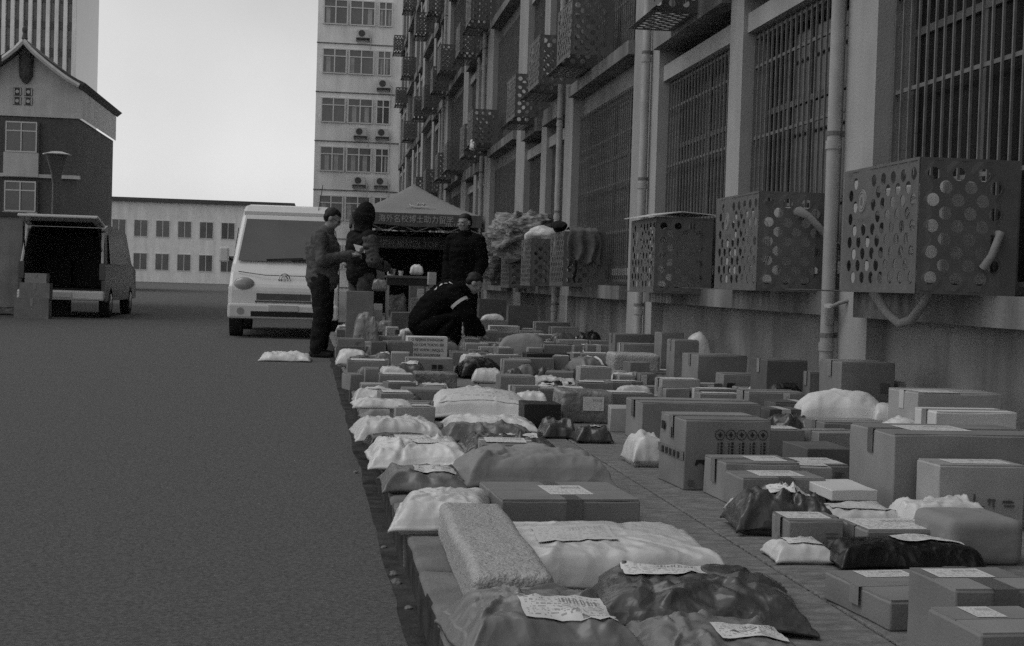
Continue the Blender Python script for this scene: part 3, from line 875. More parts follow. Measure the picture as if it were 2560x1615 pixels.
# ================================================================== canopy tent over the far end of the pavement
TY, TXC = 32.2, 2.05
TW = 2.94
tt = thing('canopy_tent', 'pop-up canopy tent with pale lettering across its dark valance', 'tent', (TXC, TY, 0))
zv0, zv1, zp = 2.08, 2.36, 3.12
cn = MB()
N = 12
def roofz(x, y):
    u = max(abs(x), abs(y - TW / 2)) / (TW / 2)
    return zv1 + (zp - zv1) * (1 - u) ** 1.25
xs = [(-1 + 2 * i / (2 * N)) * TW / 2 for i in range(2 * N + 1)]
vs = [(x, y + TW / 2, roofz(x, y + TW / 2)) for y in xs for x in xs]
q = 2 * N + 1
obj('canopy', cn.add(vs, [(j * q + i, j * q + i + 1, (j + 1) * q + i + 1, (j + 1) * q + i) for j in range(2 * N) for i in range(2 * N)]), TENT, tt, smooth=True)
def valance(x0, y0, x1, y1):
    mb = MB()
    n = 28
    vs = []
    for i in range(n + 1):
        u = i / n
        sag = .05 * math.sin(u * math.pi * 3) * (1 if i % 2 else .8) + .015 * math.sin(i * 2.1)
        x, y = x0 + (x1 - x0) * u, y0 + (y1 - y0) * u
        o = .012 * math.sin(i * 1.7)
        vs += [(x, y, zv1), (x + (o if x0 == x1 else 0), y + (o if y0 == y1 else 0), zv0 + sag * .5)]
    return mb.add(vs, [(2 * i, 2 * i + 1, 2 * i + 3, 2 * i + 2) for i in range(n)])
h = TW / 2
obj('valance', valance(-h, 0, h, 0), TENTD, tt)
obj('valance', valance(-h, 0.001, -h, TW), TENTD, tt)
obj('valance', valance(h, 0.001, h, TW), TENTD, tt)
obj('valance', valance(-h, TW, h, TW), TENTD, tt)
for x in (-h + .04, h - .04):
    for y in (.05, TW - .05):
        l = obj('leg', MB().box(x - .02, x + .02, y - .02, y + .02, 0, zv1 - .02), POLE, tt)
        obj('foot', MB().box(x - .06, x + .06, y - .06, y + .06, 0, .012), POLE, l)
for y in (.05, TW - .05):
    tr = MB()
    for k in range(4):
        a, b = -h + .06 + (TW - .12) * k / 4, -h + .06 + (TW - .12) * (k + 1) / 4
        tr.tube([(a, y, 1.95), (b, y, 2.25)], .012, 6).tube([(a, y + .02, 2.25), (b, y + .02, 1.95)], .012, 6)
    obj('scissor_truss', tr, POLE, tt)
text('lettering', '海外名校博士助力留学', .185, TPRINT, tt, (-.02, -.022, 2.165), (HALF, 0, 0), .002, sx=.92)
text('lettering', 'TEL:13520', .105, TPRINT, tt, (.86, -.026, 2.092), (HALF, 0, 0), .002)
text('lettering', '学托福', .10, TPRINT, tt, (-1.2, -.026, 2.20), (HALF, 0, 0), .002)
# printed emblem on the sloping roof
em = MB()
slope = math.atan2(zp - zv1, h) * 1.0
e = thing('roof_emblem', None, None)
e.parent = tt
e.location = (.06, .44, roofz(0, .44) + .03)
e.rotation_euler = (math.radians(22), 0, 0)
pts = [(.20 * math.cos(t), .16 * math.sin(t) + .08, 0) for t in [math.radians(150 + 12 * k) for k in range(13)]]
em.tube(pts, [.006 + .012 * math.sin(math.pi * k / 12) for k in range(13)], 6)
em.tube([(-.02, .08, 0), (.0, .22, 0), (.03, .10, 0)], .014, 5).box(.06, .17, .14, .16, -.004, .004).box(.07, .16, .19, .205, -.004, .004).box(.10, .125, .08, .2, -.004, .004)
em.box(-.32, .38, -.12, -.105, -.003, .003)
for k in range(12): em.box(-.2 + k * .035, -.175 + k * .035, -.065, -.03, -.003, .003)
obj('emblem_print', em, WPRINT, e)
bn = thing('hanging_banner', 'dark banner with pale print hung across the back of the tent', 'banner', (TXC, TY + TW - .2, 1.62))
obj('cloth', MB().box(-1.1, 1.2, 0, .01, 0, .3), TENTD, bn)
text('lettering', '学托福就选 TOP', .2, TPRINT, bn, (0, -.012, .05), (HALF, 0, 0), .002)
bk = thing('tent_back_wall', 'black fabric wall closing the back of the tent', 'tent wall', (TXC, TY + TW - .02, 0))
obj('fabric', MB().box(-h + .07, h - .07, .03, .04, .02, 2.05), COATB, bk)
obj('side_fabric', MB().box(h - .10, h - .09, -1.9, .02, .02, 2.05), COATB, bk)

# folding table in front of the tent with tubs and a bag
tb = thing('folding_table', 'dark folding table under the tent, tubs on its top', 'table', (1.36, 23.5, 0))
obj('table_top', MB().box(-.36, .36, -.3, .3, .88, .92), CARDD, tb, bevel=.006)
obj('apron', MB().box(-.34, .34, -.285, -.27, .76, .878), INK, tb)
for x in (-.32, .32):
    for y in (-.26, .26): obj('leg', MB().box(x - .018, x + .018, y - .018, y + .018, 0, .878), POLE, tb)
def tub(x, y, z, r, hh, label):
    t = thing('tub', label, 'tub', (x, y, z))
    obj('cup', MB().tube([(0, 0, 0), (0, 0, hh)], [r * .85, r], 18), WBOX, t, smooth=True)
    obj('rim', MB().tube([(0, 0, hh - .012), (0, 0, hh + .004)], r * 1.06, 18), WBOX, t)
tub(1.09, 23.4, .92, .075, .10, 'wider white tub on the folding table')
tub(1.25, 23.4, .92, .042, .075, 'smaller white tub on the folding table')

# the misty winter air of the street
hz = obj('haze', MB().box(-310, 310, -130, 710, -1.3, 46), None)
hm = bpy.data.materials.new('mist')
hm.use_nodes = True
hm.node_tree.nodes.clear()
pv = hm.node_tree.nodes.new('ShaderNodeVolumePrincipled')
pv.inputs['Color'].default_value = (.97, .97, .97, 1)
pv.inputs['Density'].default_value = .00012
mo = hm.node_tree.nodes.new('ShaderNodeOutputMaterial')
hm.node_tree.links.new(pv.outputs[0], mo.inputs['Volume'])
hz.data.materials.append(hm)
tag(hz, kind='stuff')

# ================================================================== PARCELS laid out on the pavement
PLACED = []
def place(x0, x1, yt, base, h, d, z0, yaw, top=True):
    """sight lines to a parcel's near bottom edge give its spot on the pavement; its own height and depth are metres"""
    xc = (x0 + x1) / 2
    if base is not None and h is not None and top: base = None
    if base is not None:
        y = P(xc, base, z0).y
        if h is None: h = PY(xc, yt, y).z - z0
    else:
        y = P(xc, yt, z0 + h).y
    yb = CY  # row only matters through the lean of the picture
    row = base if base is not None else yt + (z0 + h) * F / y
    a, b = PY(x0, row, y).x, PY(x1, row, y).x
    return (a + b) / 2, y, b - a, max(h, .02)
def glyph(g, x, z, s, r):
    for _ in range(r.choice((3, 4))):
        if r.random() < .5:
            q = r.uniform(0, .85) * s
            g.box(x + r.uniform(0, .25) * s, x + r.uniform(.6, 1) * s, -.002, -.0005, z + q, z + q + s * .14)
        else:
            q = r.uniform(0, .85) * s
            g.box(x + q, x + q + s * .14, -.0021, -.0006, z + r.uniform(0, .25) * s, z + r.uniform(.6, 1) * s)
def face_print(t, wd, h, kind):
    """printing on the near face (local y = 0)"""
    g = MB()
    if kind == 'squares':
        for i in (0, 1):
            for j in (0, 1): obj('printed_mark', MB().box(wd * .02 + i * .055, wd * .02 + .042 + i * .055, -.002, -.0005, h * .22 + j * .045, h * .22 + .036 + j * .045), INK, t)
    elif kind == 'text':
        r = random.Random(int(wd * 1e4) + int(h * 1e5))
        q = min(.05, h * .26)
        n_ = r.choice((2, 3, 4))
        x0_ = r.uniform(-.32, .12) * wd
        for k in range(n_): glyph(g, x0_ + k * q * 1.2, h * r.choice((.2, .45)), q, r) if False else glyph(g, x0_ + k * q * 1.2, h * .36, q, r)
    elif kind == 'small':
        for j in range(3): g.box(wd * .16, wd * .16 + wd * (.22 - .05 * j), -.002, -.0005, h * .6 - j * h * .12, h * .6 - j * h * .12 + h * .05)
    elif kind == 'columns':
        r = random.Random(int(wd * 1e4) + 3)
        q = min(.02, h * .09)
        for k in range(4):
            for j in range(r.choice((3, 4, 5))): glyph(g, -wd * .3 + k * wd * .15, h * .72 - j * q * 1.25, q, r)
    elif kind == 'bottomband':
        for k in range(9):
            if k % 3 != 1: g.box(-wd * .45 + k * wd * .1, -wd * .45 + k * wd * .1 + wd * .06, -.002, -.0005, h * .06, h * .06 + h * .09)
    elif kind == 'bowtie':
        x = -wd * .42
        g.add([(x, -.002, h * .05), (x + .06, -.002, h * .05), (x + .035, -.002, h * .25), (x + .035, -.002, h * .45), (x + .07, -.002, h * .65), (x, -.002, h * .65)], [(0, 1, 2, 3, 4, 5)])
    elif kind == 'square':
        g.box(wd * .22, wd * .22 + .06, -.002, -.0005, h * .58, h * .58 + .06)
    elif kind == 'circle':
        g.tube([(wd * .0 + .05 * math.cos(2 * math.pi * k / 20), -.001, h * .12 + .05 * math.sin(2 * math.pi * k / 20)) for k in range(21)], .004, 5, False)
    if g.v: obj('printed_mark', g, INK if kind in ('bowtie', 'squares') else INKG, t)['kind'] = 'stuff'
def label_patch(t, fn, u0, u1, v0, v1, m=None, name='shipping_label', nu=8, nv=6, lift=.003):
    vs, uv = [], []
    for j in range(nv + 1):
        for i in range(nu + 1):
            a, b = i / nu, j / nv
            p = fn(u0 + (u1 - u0) * a, v0 + (v1 - v0) * b)
            vs.append((p[0], p[1], p[2] + lift))
            uv.append((a, b))
    fs = [(j * (nu + 1) + i, j * (nu + 1) + i + 1, (j + 1) * (nu + 1) + i + 1, (j + 1) * (nu + 1) + i) for j in range(nv) for i in range(nu)]
    me = MB().add(vs, fs).mesh(name, m or LABELM, True)
    l = me.uv_layers.new(name='UVMap')
    for lp_ in me.loops: l.data[lp_.index].uv = uv[lp_.vertex_index]
    return link(name, me, t)

def carton_mesh(wd, d, h, m, seed, n, soft, amp):
    bm = bmesh.new()
    bmesh.ops.create_cube(bm, size=1)
    for v in bm.verts: v.co = Vector((v.co.x * wd, (v.co.y + .5) * d, (v.co.z + .5) * h))
    o = Vector((seed * 3.7, seed, 1))
    if n: bmesh.ops.subdivide_edges(bm, edges=bm.edges[:], cuts=n, use_grid_fill=True)
    for v in bm.verts:
        k = .3 if v.co.z < .002 else 1
        q = Vector((noise.noise(v.co * 3.2 + o), noise.noise(v.co * 3.2 + o * 2), noise.noise(v.co * 3.2 - o)))
        f = Vector((noise.noise(v.co * 13 + o), noise.noise(v.co * 13 + o * 2), noise.noise(v.co * 13 - o))) * .35
        q = (q + f) * amp
        v.co.x += q.x
        v.co.y += max(q.y, -.004)
        v.co.z = max(0, v.co.z + q.z * k)
    me = bpy.data.meshes.new('carton')
    bm.to_mesh(me)
    bm.free()
    me.materials.append(m)
    me.polygons.foreach_set('use_smooth', [True] * len(me.polygons))
    me.set_sharp_from_angle(angle=0.6)
    return me
def carton(label, x0, x1, yt, base=None, h=None, d=.28, z0=0, yaw=0, m=CARD, tape='x', lab=None, pr=None, cat='cardboard box', name='carton', group=None, flaps=None):
    x, y, wd, h = place(x0, x1, yt, base, h, d, z0, yaw)
    seed = len(PLACED) + 1
    px = x1 - x0
    near = y < 9
    o = link(name, carton_mesh(wd, d, h, m, seed, 5 if near else 2 if y < 14 else 0, 0, .0065 if near else .004), None, (x, y, z0), yaw)
    if y < 20:
        b = o.modifiers.new('edge', 'BEVEL')
        b.width, b.segments, b.limit_method, b.angle_limit = .005, 2 if near else 1, 'ANGLE', .7
    tag(o, label, cat, group)
    PLACED.append((label, x, y, wd, d, h, z0, yaw))
    top = h + .004
    if y < 17 and m is not CARDB and (flaps is None or flaps):
        for k in (0, 1):
            fm = MB()
            ya, yb_ = (.004, d / 2 - .002) if k == 0 else (d / 2 + .002, d - .004)
            fl = obj('flap', fm.box(-wd / 2 + .004, wd / 2 - .004, ya, yb_, h - .002, top + .0006), m, o)
    top += .0008
    if tape and y < 24:
        tm = {'x': TAPE, 'y': TAPE, 'X': TAPEW, 'Y': TAPEW, 'D': TAPED, 'd': TAPED}[tape]
        g = MB()
        if tape in 'xXD':
            ya, yb_ = d / 2 - .026, d / 2 + .026
            e = wd / 2 + .006
            dr = max(h - .09, h * .4)
            g.add([(-e, ya, dr), (-e, yb_, dr), (-e, ya, top + .0006), (-e, yb_, top + .0006), (e, ya, top + .0006), (e, yb_, top + .0006), (e, ya, dr), (e, yb_, dr)], [(0, 2, 3, 1), (2, 4, 5, 3), (4, 6, 7, 5)])
        else:
            c = wd * (.0 if tape != 'd' else .02)
            ya, yb_ = c - .028, c + .028
            dr = max(h - .10, h * .25) if tape != 'Y' else .01
            g.add([(ya, -.007, dr), (yb_, -.007, dr), (ya, -.007, top + .0006), (yb_, -.007, top + .0006), (ya, d + .006, top + .0006), (yb_, d + .006, top + .0006)], [(0, 1, 3, 2), (2, 3, 5, 4)])
        obj('tape', g, tm, o)
    if lab:
        where, u0, u1, v0, v1 = lab
        if where == 't': label_patch(o, lambda u, v: ((u - .5) * wd, v * d, top + .0012), u0, u1, v0, v1, nu=1, nv=1, lift=0)
        else: label_patch(o, lambda u, v: ((u - .5) * wd, -.006, v * h), u0, u1, v0, v1, nu=1, nv=1, lift=0)
    rr = random.Random(seed * 3 + 1)
    if pr is None and y < 20 and tape not in ('d', 'Y') and m in (CARD, CARDD, CARDL) and px > 40:
        pr = rr.choice(('text', 'columns', 'square', 'small', 'small', 'bottomband', 'text', None))
    if pr:
        sub = o
        face_print(sub, wd, h, pr)
        for ch in sub.children:
            if ch.name.startswith('printed_mark'): ch.location.y = -.006
    return o

def pillow_fn(wd, d, h, seed, boxy, wr, lump):
    """height field of a filled film bag: contents under a skin with sharp creases and a flat seam"""
    so = Vector((seed * 5.3, seed * 1.7, seed))
    r = random.Random(seed * 13 + 5)
    flange = r.uniform(.05, .09) if boxy < 6.5 else .03
    plump = max(0, min(1, (3.0 - boxy) / .8))
    items = [(r.uniform(-.05, .05), r.uniform(-.05, .05), r.uniform(.90, .95), r.uniform(.88, .94), r.uniform(.84, .92))]
    for _ in range(2 if lump > .2 else 1):
        items.append((r.uniform(-.35, .35), r.uniform(-.2, .25), r.uniform(.35, .62), r.uniform(.4, .62), 1.0))
    if boxy >= 6.5: items = [(0, 0, .985, .97, .95), (.0, .0, .96, .92, 1.0)]
    k_s = 8.0 if boxy >= 6.5 else 3.6
    creases = []
    for c in range(34):
        side = r.random()
        if side < .55:                       # gathers running in from the rim
            t = r.uniform(0, 6.283)
            p = Vector((max(-1, min(1, 1.5 * math.cos(t))) * wd / 2, max(-1, min(1, 1.5 * math.sin(t))) * d / 2))
            q = p * r.uniform(.1, .6) + Vector((r.uniform(-.2, .2) * wd, r.uniform(-.2, .2) * d))
        else:
            p = Vector((r.uniform(-.45, .45) * wd, r.uniform(-.45, .45) * d))
            a = r.uniform(0, 3.14159)
            q = p + Vector((math.cos(a), math.sin(a))) * r.uniform(.15, .5) * max(wd, d)
        creases.append((p, q, r.uniform(.010, .034) * (1 + .5 * (wd > .5)), r.choice((1, 1, -1)) * r.uniform(.4, 1.1)))
    def edge(u, v):
        x = u * (1 - .05 * (1 - v * v)) + .05 * noise.noise(Vector((v * 1.8, u * .6, 0)) + so)
        y = v * (1 - .06 * (1 - u * u)) + .07 * noise.noise(Vector((u * 1.8, v * .6, 4)) + so)
        return x * wd / 2, (y + 1) * d / 2
    def sm(t):
        t = max(0, min(1, t))
        return t * t * (3 - 2 * t)
    def top(u, v):
        x, y = edge(u, v)
        yc = y - d / 2
        e = max(abs(u), abs(v))
        z = 0
        for cx, cy, ax, ay, hh in items:
            g = min(1 - abs(u - cx) / ax, 1 - abs(v - cy) / ay)
            z = max(z, hh * (sm(g * k_s) ** .55 if g > 0 else 0))
        dome = (max(0, 1 - abs(u) ** 2.6) * max(0, 1 - abs(v) ** 2.6)) ** .5
        z = z * (1 - plump) + dome * plump
        z = z * .6 + .4 * dome
        z *= h * .8 * (1 + lump * .8 * noise.noise(Vector((x * 3.4, y * 3.4, 0)) + so))
        cr = 0
        p = Vector((x, yc))
        for a, b, wdt, amp in creases:
            ab = b - a
            t = max(0, min(1, (p - a).dot(ab) / (ab.length_squared + 1e-9)))
            dist = (p - a - ab * t).length
            ww = wdt * (1.1 - t * .7)
            if dist < ww: cr += amp * (1 - dist / ww) * (1 - t * .6)
        fine = 1 - abs(noise.noise(Vector((x * 21, y * 21, 2)) + so)) * 2.2
        w_ = (cr * 1.1 + fine * .28) * wr
        w_ *= min(1, max(.0, z / h * 1.6 + .18)) if h else 1
        zs = seam(u, v)
        body = max(0, z - zs * .6)
        rise = min(1, z / (h * .45 + 1e-6))
        zz = zs + (h - zs) * min(1.25, z / (h * .8 + 1e-6)) * (1 if z > 0 else 0) * .92
        if e > 1 - flange:
            zz = zs + noise.noise(Vector((x * 15, y * 15, 9)) + so) * wr * .35
            w_ = abs(w_) * .3
        return x, y, max(zz + w_ + .004, .006)
    def seam(u, v):
        x, y = edge(u, v)
        e = max(abs(u), abs(v))
        droop = max(0, e - (1 - flange)) / flange * .4
        cor = abs(u * v) ** 6
        return max(.004, h * (.34 + .22 * noise.noise(Vector((x * 4, y * 4, 5)) + so) - .16 * cor) * (1 - droop))
    def bottom(u, v):
        x, y = edge(u, v)
        a = max(0, 1 - abs(u) ** 3) * max(0, 1 - abs(v) ** 3)
        s_ = max(0, 1 - a * 3.2)
        return x, y, max(.0, seam(u, v) * s_ - .003)
    return edge, top, bottom
def pillow(label, x0, x1, yt, base=None, h=None, d=.4, z0=0, yaw=0, m=WFILM, boxy=3.2, wr=.012, lump=.28, lab=None, lm=None, cat='parcel', name='mailer_bag', group=None, xyh=None):
    if xyh:
        x, y, wd, h2, d, yaw = xyh
        x0, x1 = 0, wd * F / y
        base = None
        y += d * .45
    else:
        x = None
    if x is None: x, y, wd, h2 = place(x0, x1, yt, base, h, d, z0, yaw, False)
    if base is not None and h is None:
        h2 = max(.04, min(.5, (PY((x0 + x1) / 2, yt, y + d * .62).z - z0) * 1.0))
    elif base is not None:
        hc = (PY((x0 + x1) / 2, yt, y + d * .5).z - z0) / .95
        h2 = max(h * .55, min(h * 1.1, hc))
    if base is None: y -= d * .45
    h = h2
    if not xyh and y < 10 and x < 1.3 and m is not KRAFT:
        d *= 1.25
        wd *= 1.05
        wr *= .8 if m is WFILM else 1.0
        lump *= .7
        h *= .92
    seed = len(PLACED) + 1
    edge, top, bottom = pillow_fn(wd, d, h, seed, boxy, wr * min(1.2, wd / .45 + .2), lump)
    px = (x1 - x0) * .4
    nu = max(14, min(130, int(px / 1.7)))
    nv = max(10, min(90, int(nu * d / wd * .7)))
    vs = []
    for j in range(nv + 1):
        for i in range(nu + 1):
            u, v = -1 + 2 * i / nu, -1 + 2 * j / nv
            u, v = math.sin(u * HALF) * .35 + u * .65, math.sin(v * HALF) * .35 + v * .65
            vs.append(top(u, v))
    k = len(vs)
    for j in range(nv + 1):
        for i in range(nu + 1):
            u, v = -1 + 2 * i / nu, -1 + 2 * j / nv
            u, v = math.sin(u * HALF) * .35 + u * .65, math.sin(v * HALF) * .35 + v * .65
            vs.append(bottom(u, v))
    W = nu + 1
    fs = []
    for j in range(nv):
        for i in range(nu):
            a = j * W + i
            fs.append((a, a + 1, a + W + 1, a + W))
            fs.append((k + a + W, k + a + W + 1, k + a + 1, k + a))
    for i in range(nu):
        fs.append((k + i, k + i + 1, i + 1, i))
        a = nv * W + i
        fs.append((a, a + 1, k + a + 1, k + a))
    for j in range(nv):
        a = j * W
        fs.append((a, a + W, k + a + W, k + a))
        a = j * W + nu
        fs.append((k + a, k + a + W, a + W, a))
    me = MB().add(vs, fs).mesh(name, m, False)
    me.polygons.foreach_set('use_smooth', [True] * len(me.polygons))
    o = link(name, me, None, (x, y, z0), yaw)
    tag(o, label, cat, group)
    PLACED.append((label, x, y, wd, d, h, z0, yaw))
    if lab:
        u0, u1, v0, v1 = lab
        def flat(u, v):
            x_, y_, z_ = top(u, v)
            zs_ = [top(u + du, v + dv)[2] for du, dv in ((.12, 0), (-.12, 0), (0, .15), (0, -.15), (.08, .1), (-.08, -.1), (.08, -.1), (-.08, .1))]
            return x_, y_, max(sum(zs_) / 8 + .001, z_ + .0005)
        label_patch(o, flat, u0, u1, v0, v1, lm, nu=10, nv=8, lift=.004)
    return o
def wrapped(label, x0, x1, yt, base=None, h=None, d=.35, z0=0, yaw=0, m=CLEAR, soft=.03, amp=.012, lab=None, cat='wrapped box', name='wrapped_box', xywh=None):
    x, y, wd, h = xywh or place(x0, x1, yt, base, h, d, z0, yaw)
    seed = len(PLACED) + 1
    bm = bmesh.new()
    bmesh.ops.create_cube(bm, size=1)
    for v in bm.verts: v.co = Vector((v.co.x * wd, (v.co.y + .5) * d, (v.co.z + .5) * h))
    bmesh.ops.bevel(bm, geom=bm.edges[:], offset=soft, segments=3, affect='EDGES', profile=.5)
    long = max(wd, d, h)
    bmesh.ops.subdivide_edges(bm, edges=[e for e in bm.edges if e.calc_length() > .06], cuts=12, use_grid_fill=True)
    so = Vector((seed * 2.2, seed, 3))
    for v in bm.verts:
        q = Vector((noise.noise(v.co * 5 + so), noise.noise(v.co * 5 + so * 2), noise.noise(v.co * 5 - so))) * amp
        r_ = (1 - abs(noise.noise(Vector((v.co.x * 11, v.co.y * 25, v.co.z * 16)) + so)) * 2) * amp * .6
        v.co += q + Vector((v.co.x / wd, v.co.y / d - .5, v.co.z / h - .5)) * r_
        v.co.z = max(v.co.z, 0)
    me = bpy.data.meshes.new(name)
    bm.to_mesh(me)
    bm.free()
    me.materials.append(m)
    me.polygons.foreach_set('use_smooth', [True] * len(me.polygons))
    o = link(name, me, None, (x, y, z0), yaw)
    tag(o, label, cat)
    PLACED.append((label, x, y, wd, d, h, z0, yaw))
    if lab:
        where, u0, u1, v0, v1 = lab
        if where == 'f': label_patch(o, lambda u, v: ((u - .5) * wd, -.012 - amp, v * h), u0, u1, v0, v1, nu=1, nv=1, lift=0)
        else: label_patch(o, lambda u, v: ((u - .5) * wd, v * d, h + amp), u0, u1, v0, v1, nu=1, nv=1)
    return o

# ------------------------------------------------------------------ kerb side of the walkway, near to far
pillow('cloudy grey plastic mailer with a broad white shipping label, half cut by the bottom edge', 1160, 1622, 1495, 1690, .13, .36, m=GFILM, wr=.012, lump=.22, lab=(-.28, .72, -.75, -.08), yaw=.05)
pillow('grey mailer at the bottom edge between the cloudy mailer and the open walkway', 1650, 2075, 1578, 1730, .10, .34, m=GFILM, lab=(-.1, .7, -.5, .1))
pillow('dark grey creased mailer with a long label across its top, in the front row', 1500, 2020, 1442, 1592, .135, .42, m=DFILM, wr=.012, lump=.2, boxy=2.7, lab=(-.72, .12, -.02, .5), yaw=-.16)
pillow('large boxy white mailer with printed lines, behind the dark creased mailer', 1262, 1835, 1318, 1492, .125, .50, m=WFILM, boxy=7, wr=.008, lump=.14, lab=(-.62, .1, -.5, .3), lm=SACKPR, yaw=.02)
a_, b_ = P(1180, 1560), P(1098, 1352)
dr_ = (b_ - a_)
wrapped('long parcel in bubble wrap lying beside the bare kerbstones', 0, 0, 0, d=dr_.length, m=BUBBLE, soft=.022, amp=.006, yaw=math.atan2(-dr_.x, dr_.y), xywh=(a_.x + .10, a_.y, .205, .125), cat='bubble wrapped parcel', name='bubble_parcel')
carton('flat brown carton with printed tape down its side, largest box beside the kerb', 1250, 1602, 1252, 1322, None, .44, yaw=.07, m=CARD, tape='d', lab=('t', .40, .72, .25, .75))
pillow('plump white mailer with a folded corner hanging over the kerb, beside the bubble wrapped parcel', 974, 1225, 1232, 1346, .16, .40, m=WFILM, wr=.01, lump=.2, yaw=-.12)
pillow('grey mailer with a white label, flat under its neighbours by the kerb', 958, 1176, 1172, 1240, .10, .34, m=GFILM, lab=(-.25, .75, -.5, .3))
pillow('long grey-brown kraft paper parcel behind the flat brown carton', 1160, 1548, 1125, 1236, .19, .48, m=KRAFT, boxy=3.6, wr=.014, lump=.22, yaw=.06)
pillow('crumpled white mailer with torn label, sagging over the kerb edge', 927, 1182, 1102, 1182, .14, .48, m=WFILM, wr=.022, lump=.35, lab=(-.2, .35, -.5, .1))
pillow('slim black flat parcel leaning across white mailers at the kerb', 925, 1080, 1085, 1126, .085, .20, m=BFILM, boxy=7, yaw=.10, wr=.004, lump=.1)
pillow('white mailer bag behind the slim black parcel at the kerb', 893, 1112, 1046, 1108, .12, .34, m=WFILM, wr=.018, lump=.3, yaw=.08)
pillow('glossy charcoal mailer with pale strips, between kraft parcel and grey bag', 1165, 1402, 1092, 1146, .10, .34, m=DFILM, wr=.022, lab=(-.2, .6, -.3, .1))
pillow('grey mailer in front of the big printed white sack', 1108, 1338, 1062, 1110, .085, .27, m=GFILM, wr=.014)
pillow('low white mailer draped against the big printed sack', 1110, 1345, 1042, 1084, .14, .34, m=WFILM, wr=.012, yaw=-.05)
pillow('big plump white sack printed all over with faint lettering', 1073, 1328, 972, 1056, .235, .62, m=SACK, boxy=2.6, wr=.012, lump=.12, lab=(-.8, .8, -.85, .5), lm=SACKPR, yaw=-.1, cat='sack', name='printed_sack')
pillow('smooth dark grey mailer wedged beside the big printed sack', 903, 1084, 1022, 1060, .11, .3, m=GFILM, wr=.008)
pillow('white mailer with a black tear, spilling off the kerb', 886, 1035, 1000, 1024, .05, .27, z0=.13, m=WFILM, wr=.014, yaw=.04)
pillow('rounded white mailer with a label, at the kerb by a long carton', 884, 1005, 972, 1020, .16, .40, m=WFILM, wr=.012, lab=(-.4, .6, -.3, .4))
carton('plain low carton pressed between white mailers near the big sack', 1005, 1112, 976, 1012, .11, .26, m=CARD, tape=None)
carton('very flat pale carton lying at the kerb behind the rounded mailer', 902, 1052, 963, None, .07, .2, m=CARDL, tape='X')
pillow('small white pouch at the walkway edge behind the big printed sack', 1050, 1130, 962, 988, .09, .28, m=WFILM)
carton('upright narrow carton at the left end of the labelled box row', 911, 948, 923, 970, .15, .24, m=CARD, tape=None)
carton('carton with printed sun mark and a striped label along its top edge', 948, 1034, 938, 970, .125, .26, m=CARD, lab=('t', .1, .95, .1, .9), pr='circle')
wrapped('carton in shiny clear wrap next to the sun mark carton', 1036, 1142, 934, 970, .12, .30, m=CLEAR, soft=.012, amp=.006)
carton('small carton tipped on the kerb with an open dark end', 874, 910, 938, 974, .12, .24, m=CARD, yaw=.25, tape=None)
pillow('small white pouch lying on boxes by the kerb', 872, 938, 916, 940, .10, .24, m=WFILM)
carton('carton with a white mailer folded over its top, at the kerb', 867, 967, 903, 948, .16, .30, m=CARD, tape=None, lab=('t', .1, .95, .1, .95))
carton('low carton filling the gap below the bow-tie carton', 968, 1016, 920, 942, .075, .24, m=CARD, tape='X')
carton('squat brown carton with four dark squares printed on its face', 1019, 1133, 898, 944, .165, .32, m=CARD, pr='squares', yaw=.03, tape='X')
carton('tall carton with a black bow-tie shape printed on its side', 966, 1033, 855, 918, .245, .2, m=CARD, yaw=.22, pr='bowtie', tape=None)
carton('half of a pair of cartons, grainy face, touching the bow-tie carton', 926, 964, 856, 918, .24, .22, m=CARDD, tape=None)
ub = carton('white box printed with city names', 1016, 1118, 842, 906, .25, .26, m=WBOX, tape=None, flaps=False)
pillow('white pillow mailer at the kerb beyond the bow-tie carton', 838, 922, 877, 918, .15, .42, m=WFILM, wr=.01)
carton('lower carton of a stack of two by the kerb', 838, 911, 866, 906, .135, .3, m=CARD)
carton('upper carton of a stack of two by the kerb', 842, 910, 848, None, .085, .26, z0=.14, m=CARD)
carton('carton behind the bow-tie carton with a dented white pouch on it', 912, 1003, 842, None, .18, .3, m=CARD)
carton('brown carton just in front of the crouching man', 1014, 1096, 831, None, .2, .3, m=CARD, pr='square')
carton('long low carton at the kerb below the leafy sacks', 841, 908, 824, None, .2, .35, m=CARD)
carton('small white box in front of the star-patterned carton', 965, 996, 818, None, .22, .25, m=WBOX, pr='square')
carton('small carton between the kerb row and the patterned carton', 912, 955, 828, None, .17, .24, m=CARD)
pillow('pale grey bag slumped before the patterned carton', 900, 978, 804, None, .26, .4, m=CLEAR, wr=.02)
pillow('rounded brown plastic sack by the hooded man', 878, 950, 779, None, .47, .3, m=CLEAR, wr=.02, lump=.3)
carton('dark carton with a dotted star pattern beside the crouching man', 977, 1026, 781, None, .40, .34, m=CARDD, tape=None, pr='columns')
carton('lower striped carton of the little stack at the hooded man', 911, 955, 772, None, .36, .3, m=CARDL, tape='X')
carton('upper striped carton of the little stack at the hooded man', 911, 954, 760, None, .09, .28, z0=.365, m=CARDL, tape='X')
carton('tall grey carton standing at the feet of the hooded man', 862, 931, 728, None, .70, .28, m=CARD, tape=None)
carton('tall carton with a shipping panel behind the crouching man', 1022, 1082, 711, None, .78, .3, m=CARD, lab=('f', .3, .95, .25, .9))
carton('narrow carton standing behind the back of the crouching man', 1026, 1044, 745, None, .55, .2, m=CARDL, tape=None)
wrapped('clear plastic bundle under the folding table', 968, 1016, 735, None, .5, .3, m=CLEAR, soft=.08, amp=.05)
pillow('crumpled white bag on the folding table', 1020, 1053, 661, None, .14, .2, z0=.925, m=WFILM, boxy=2.2, wr=.02)
carton('small carton with two dark spots on the end of the table', 1066, 1086, 681, None, .15, .2, z0=.80, m=CARDL, tape=None)

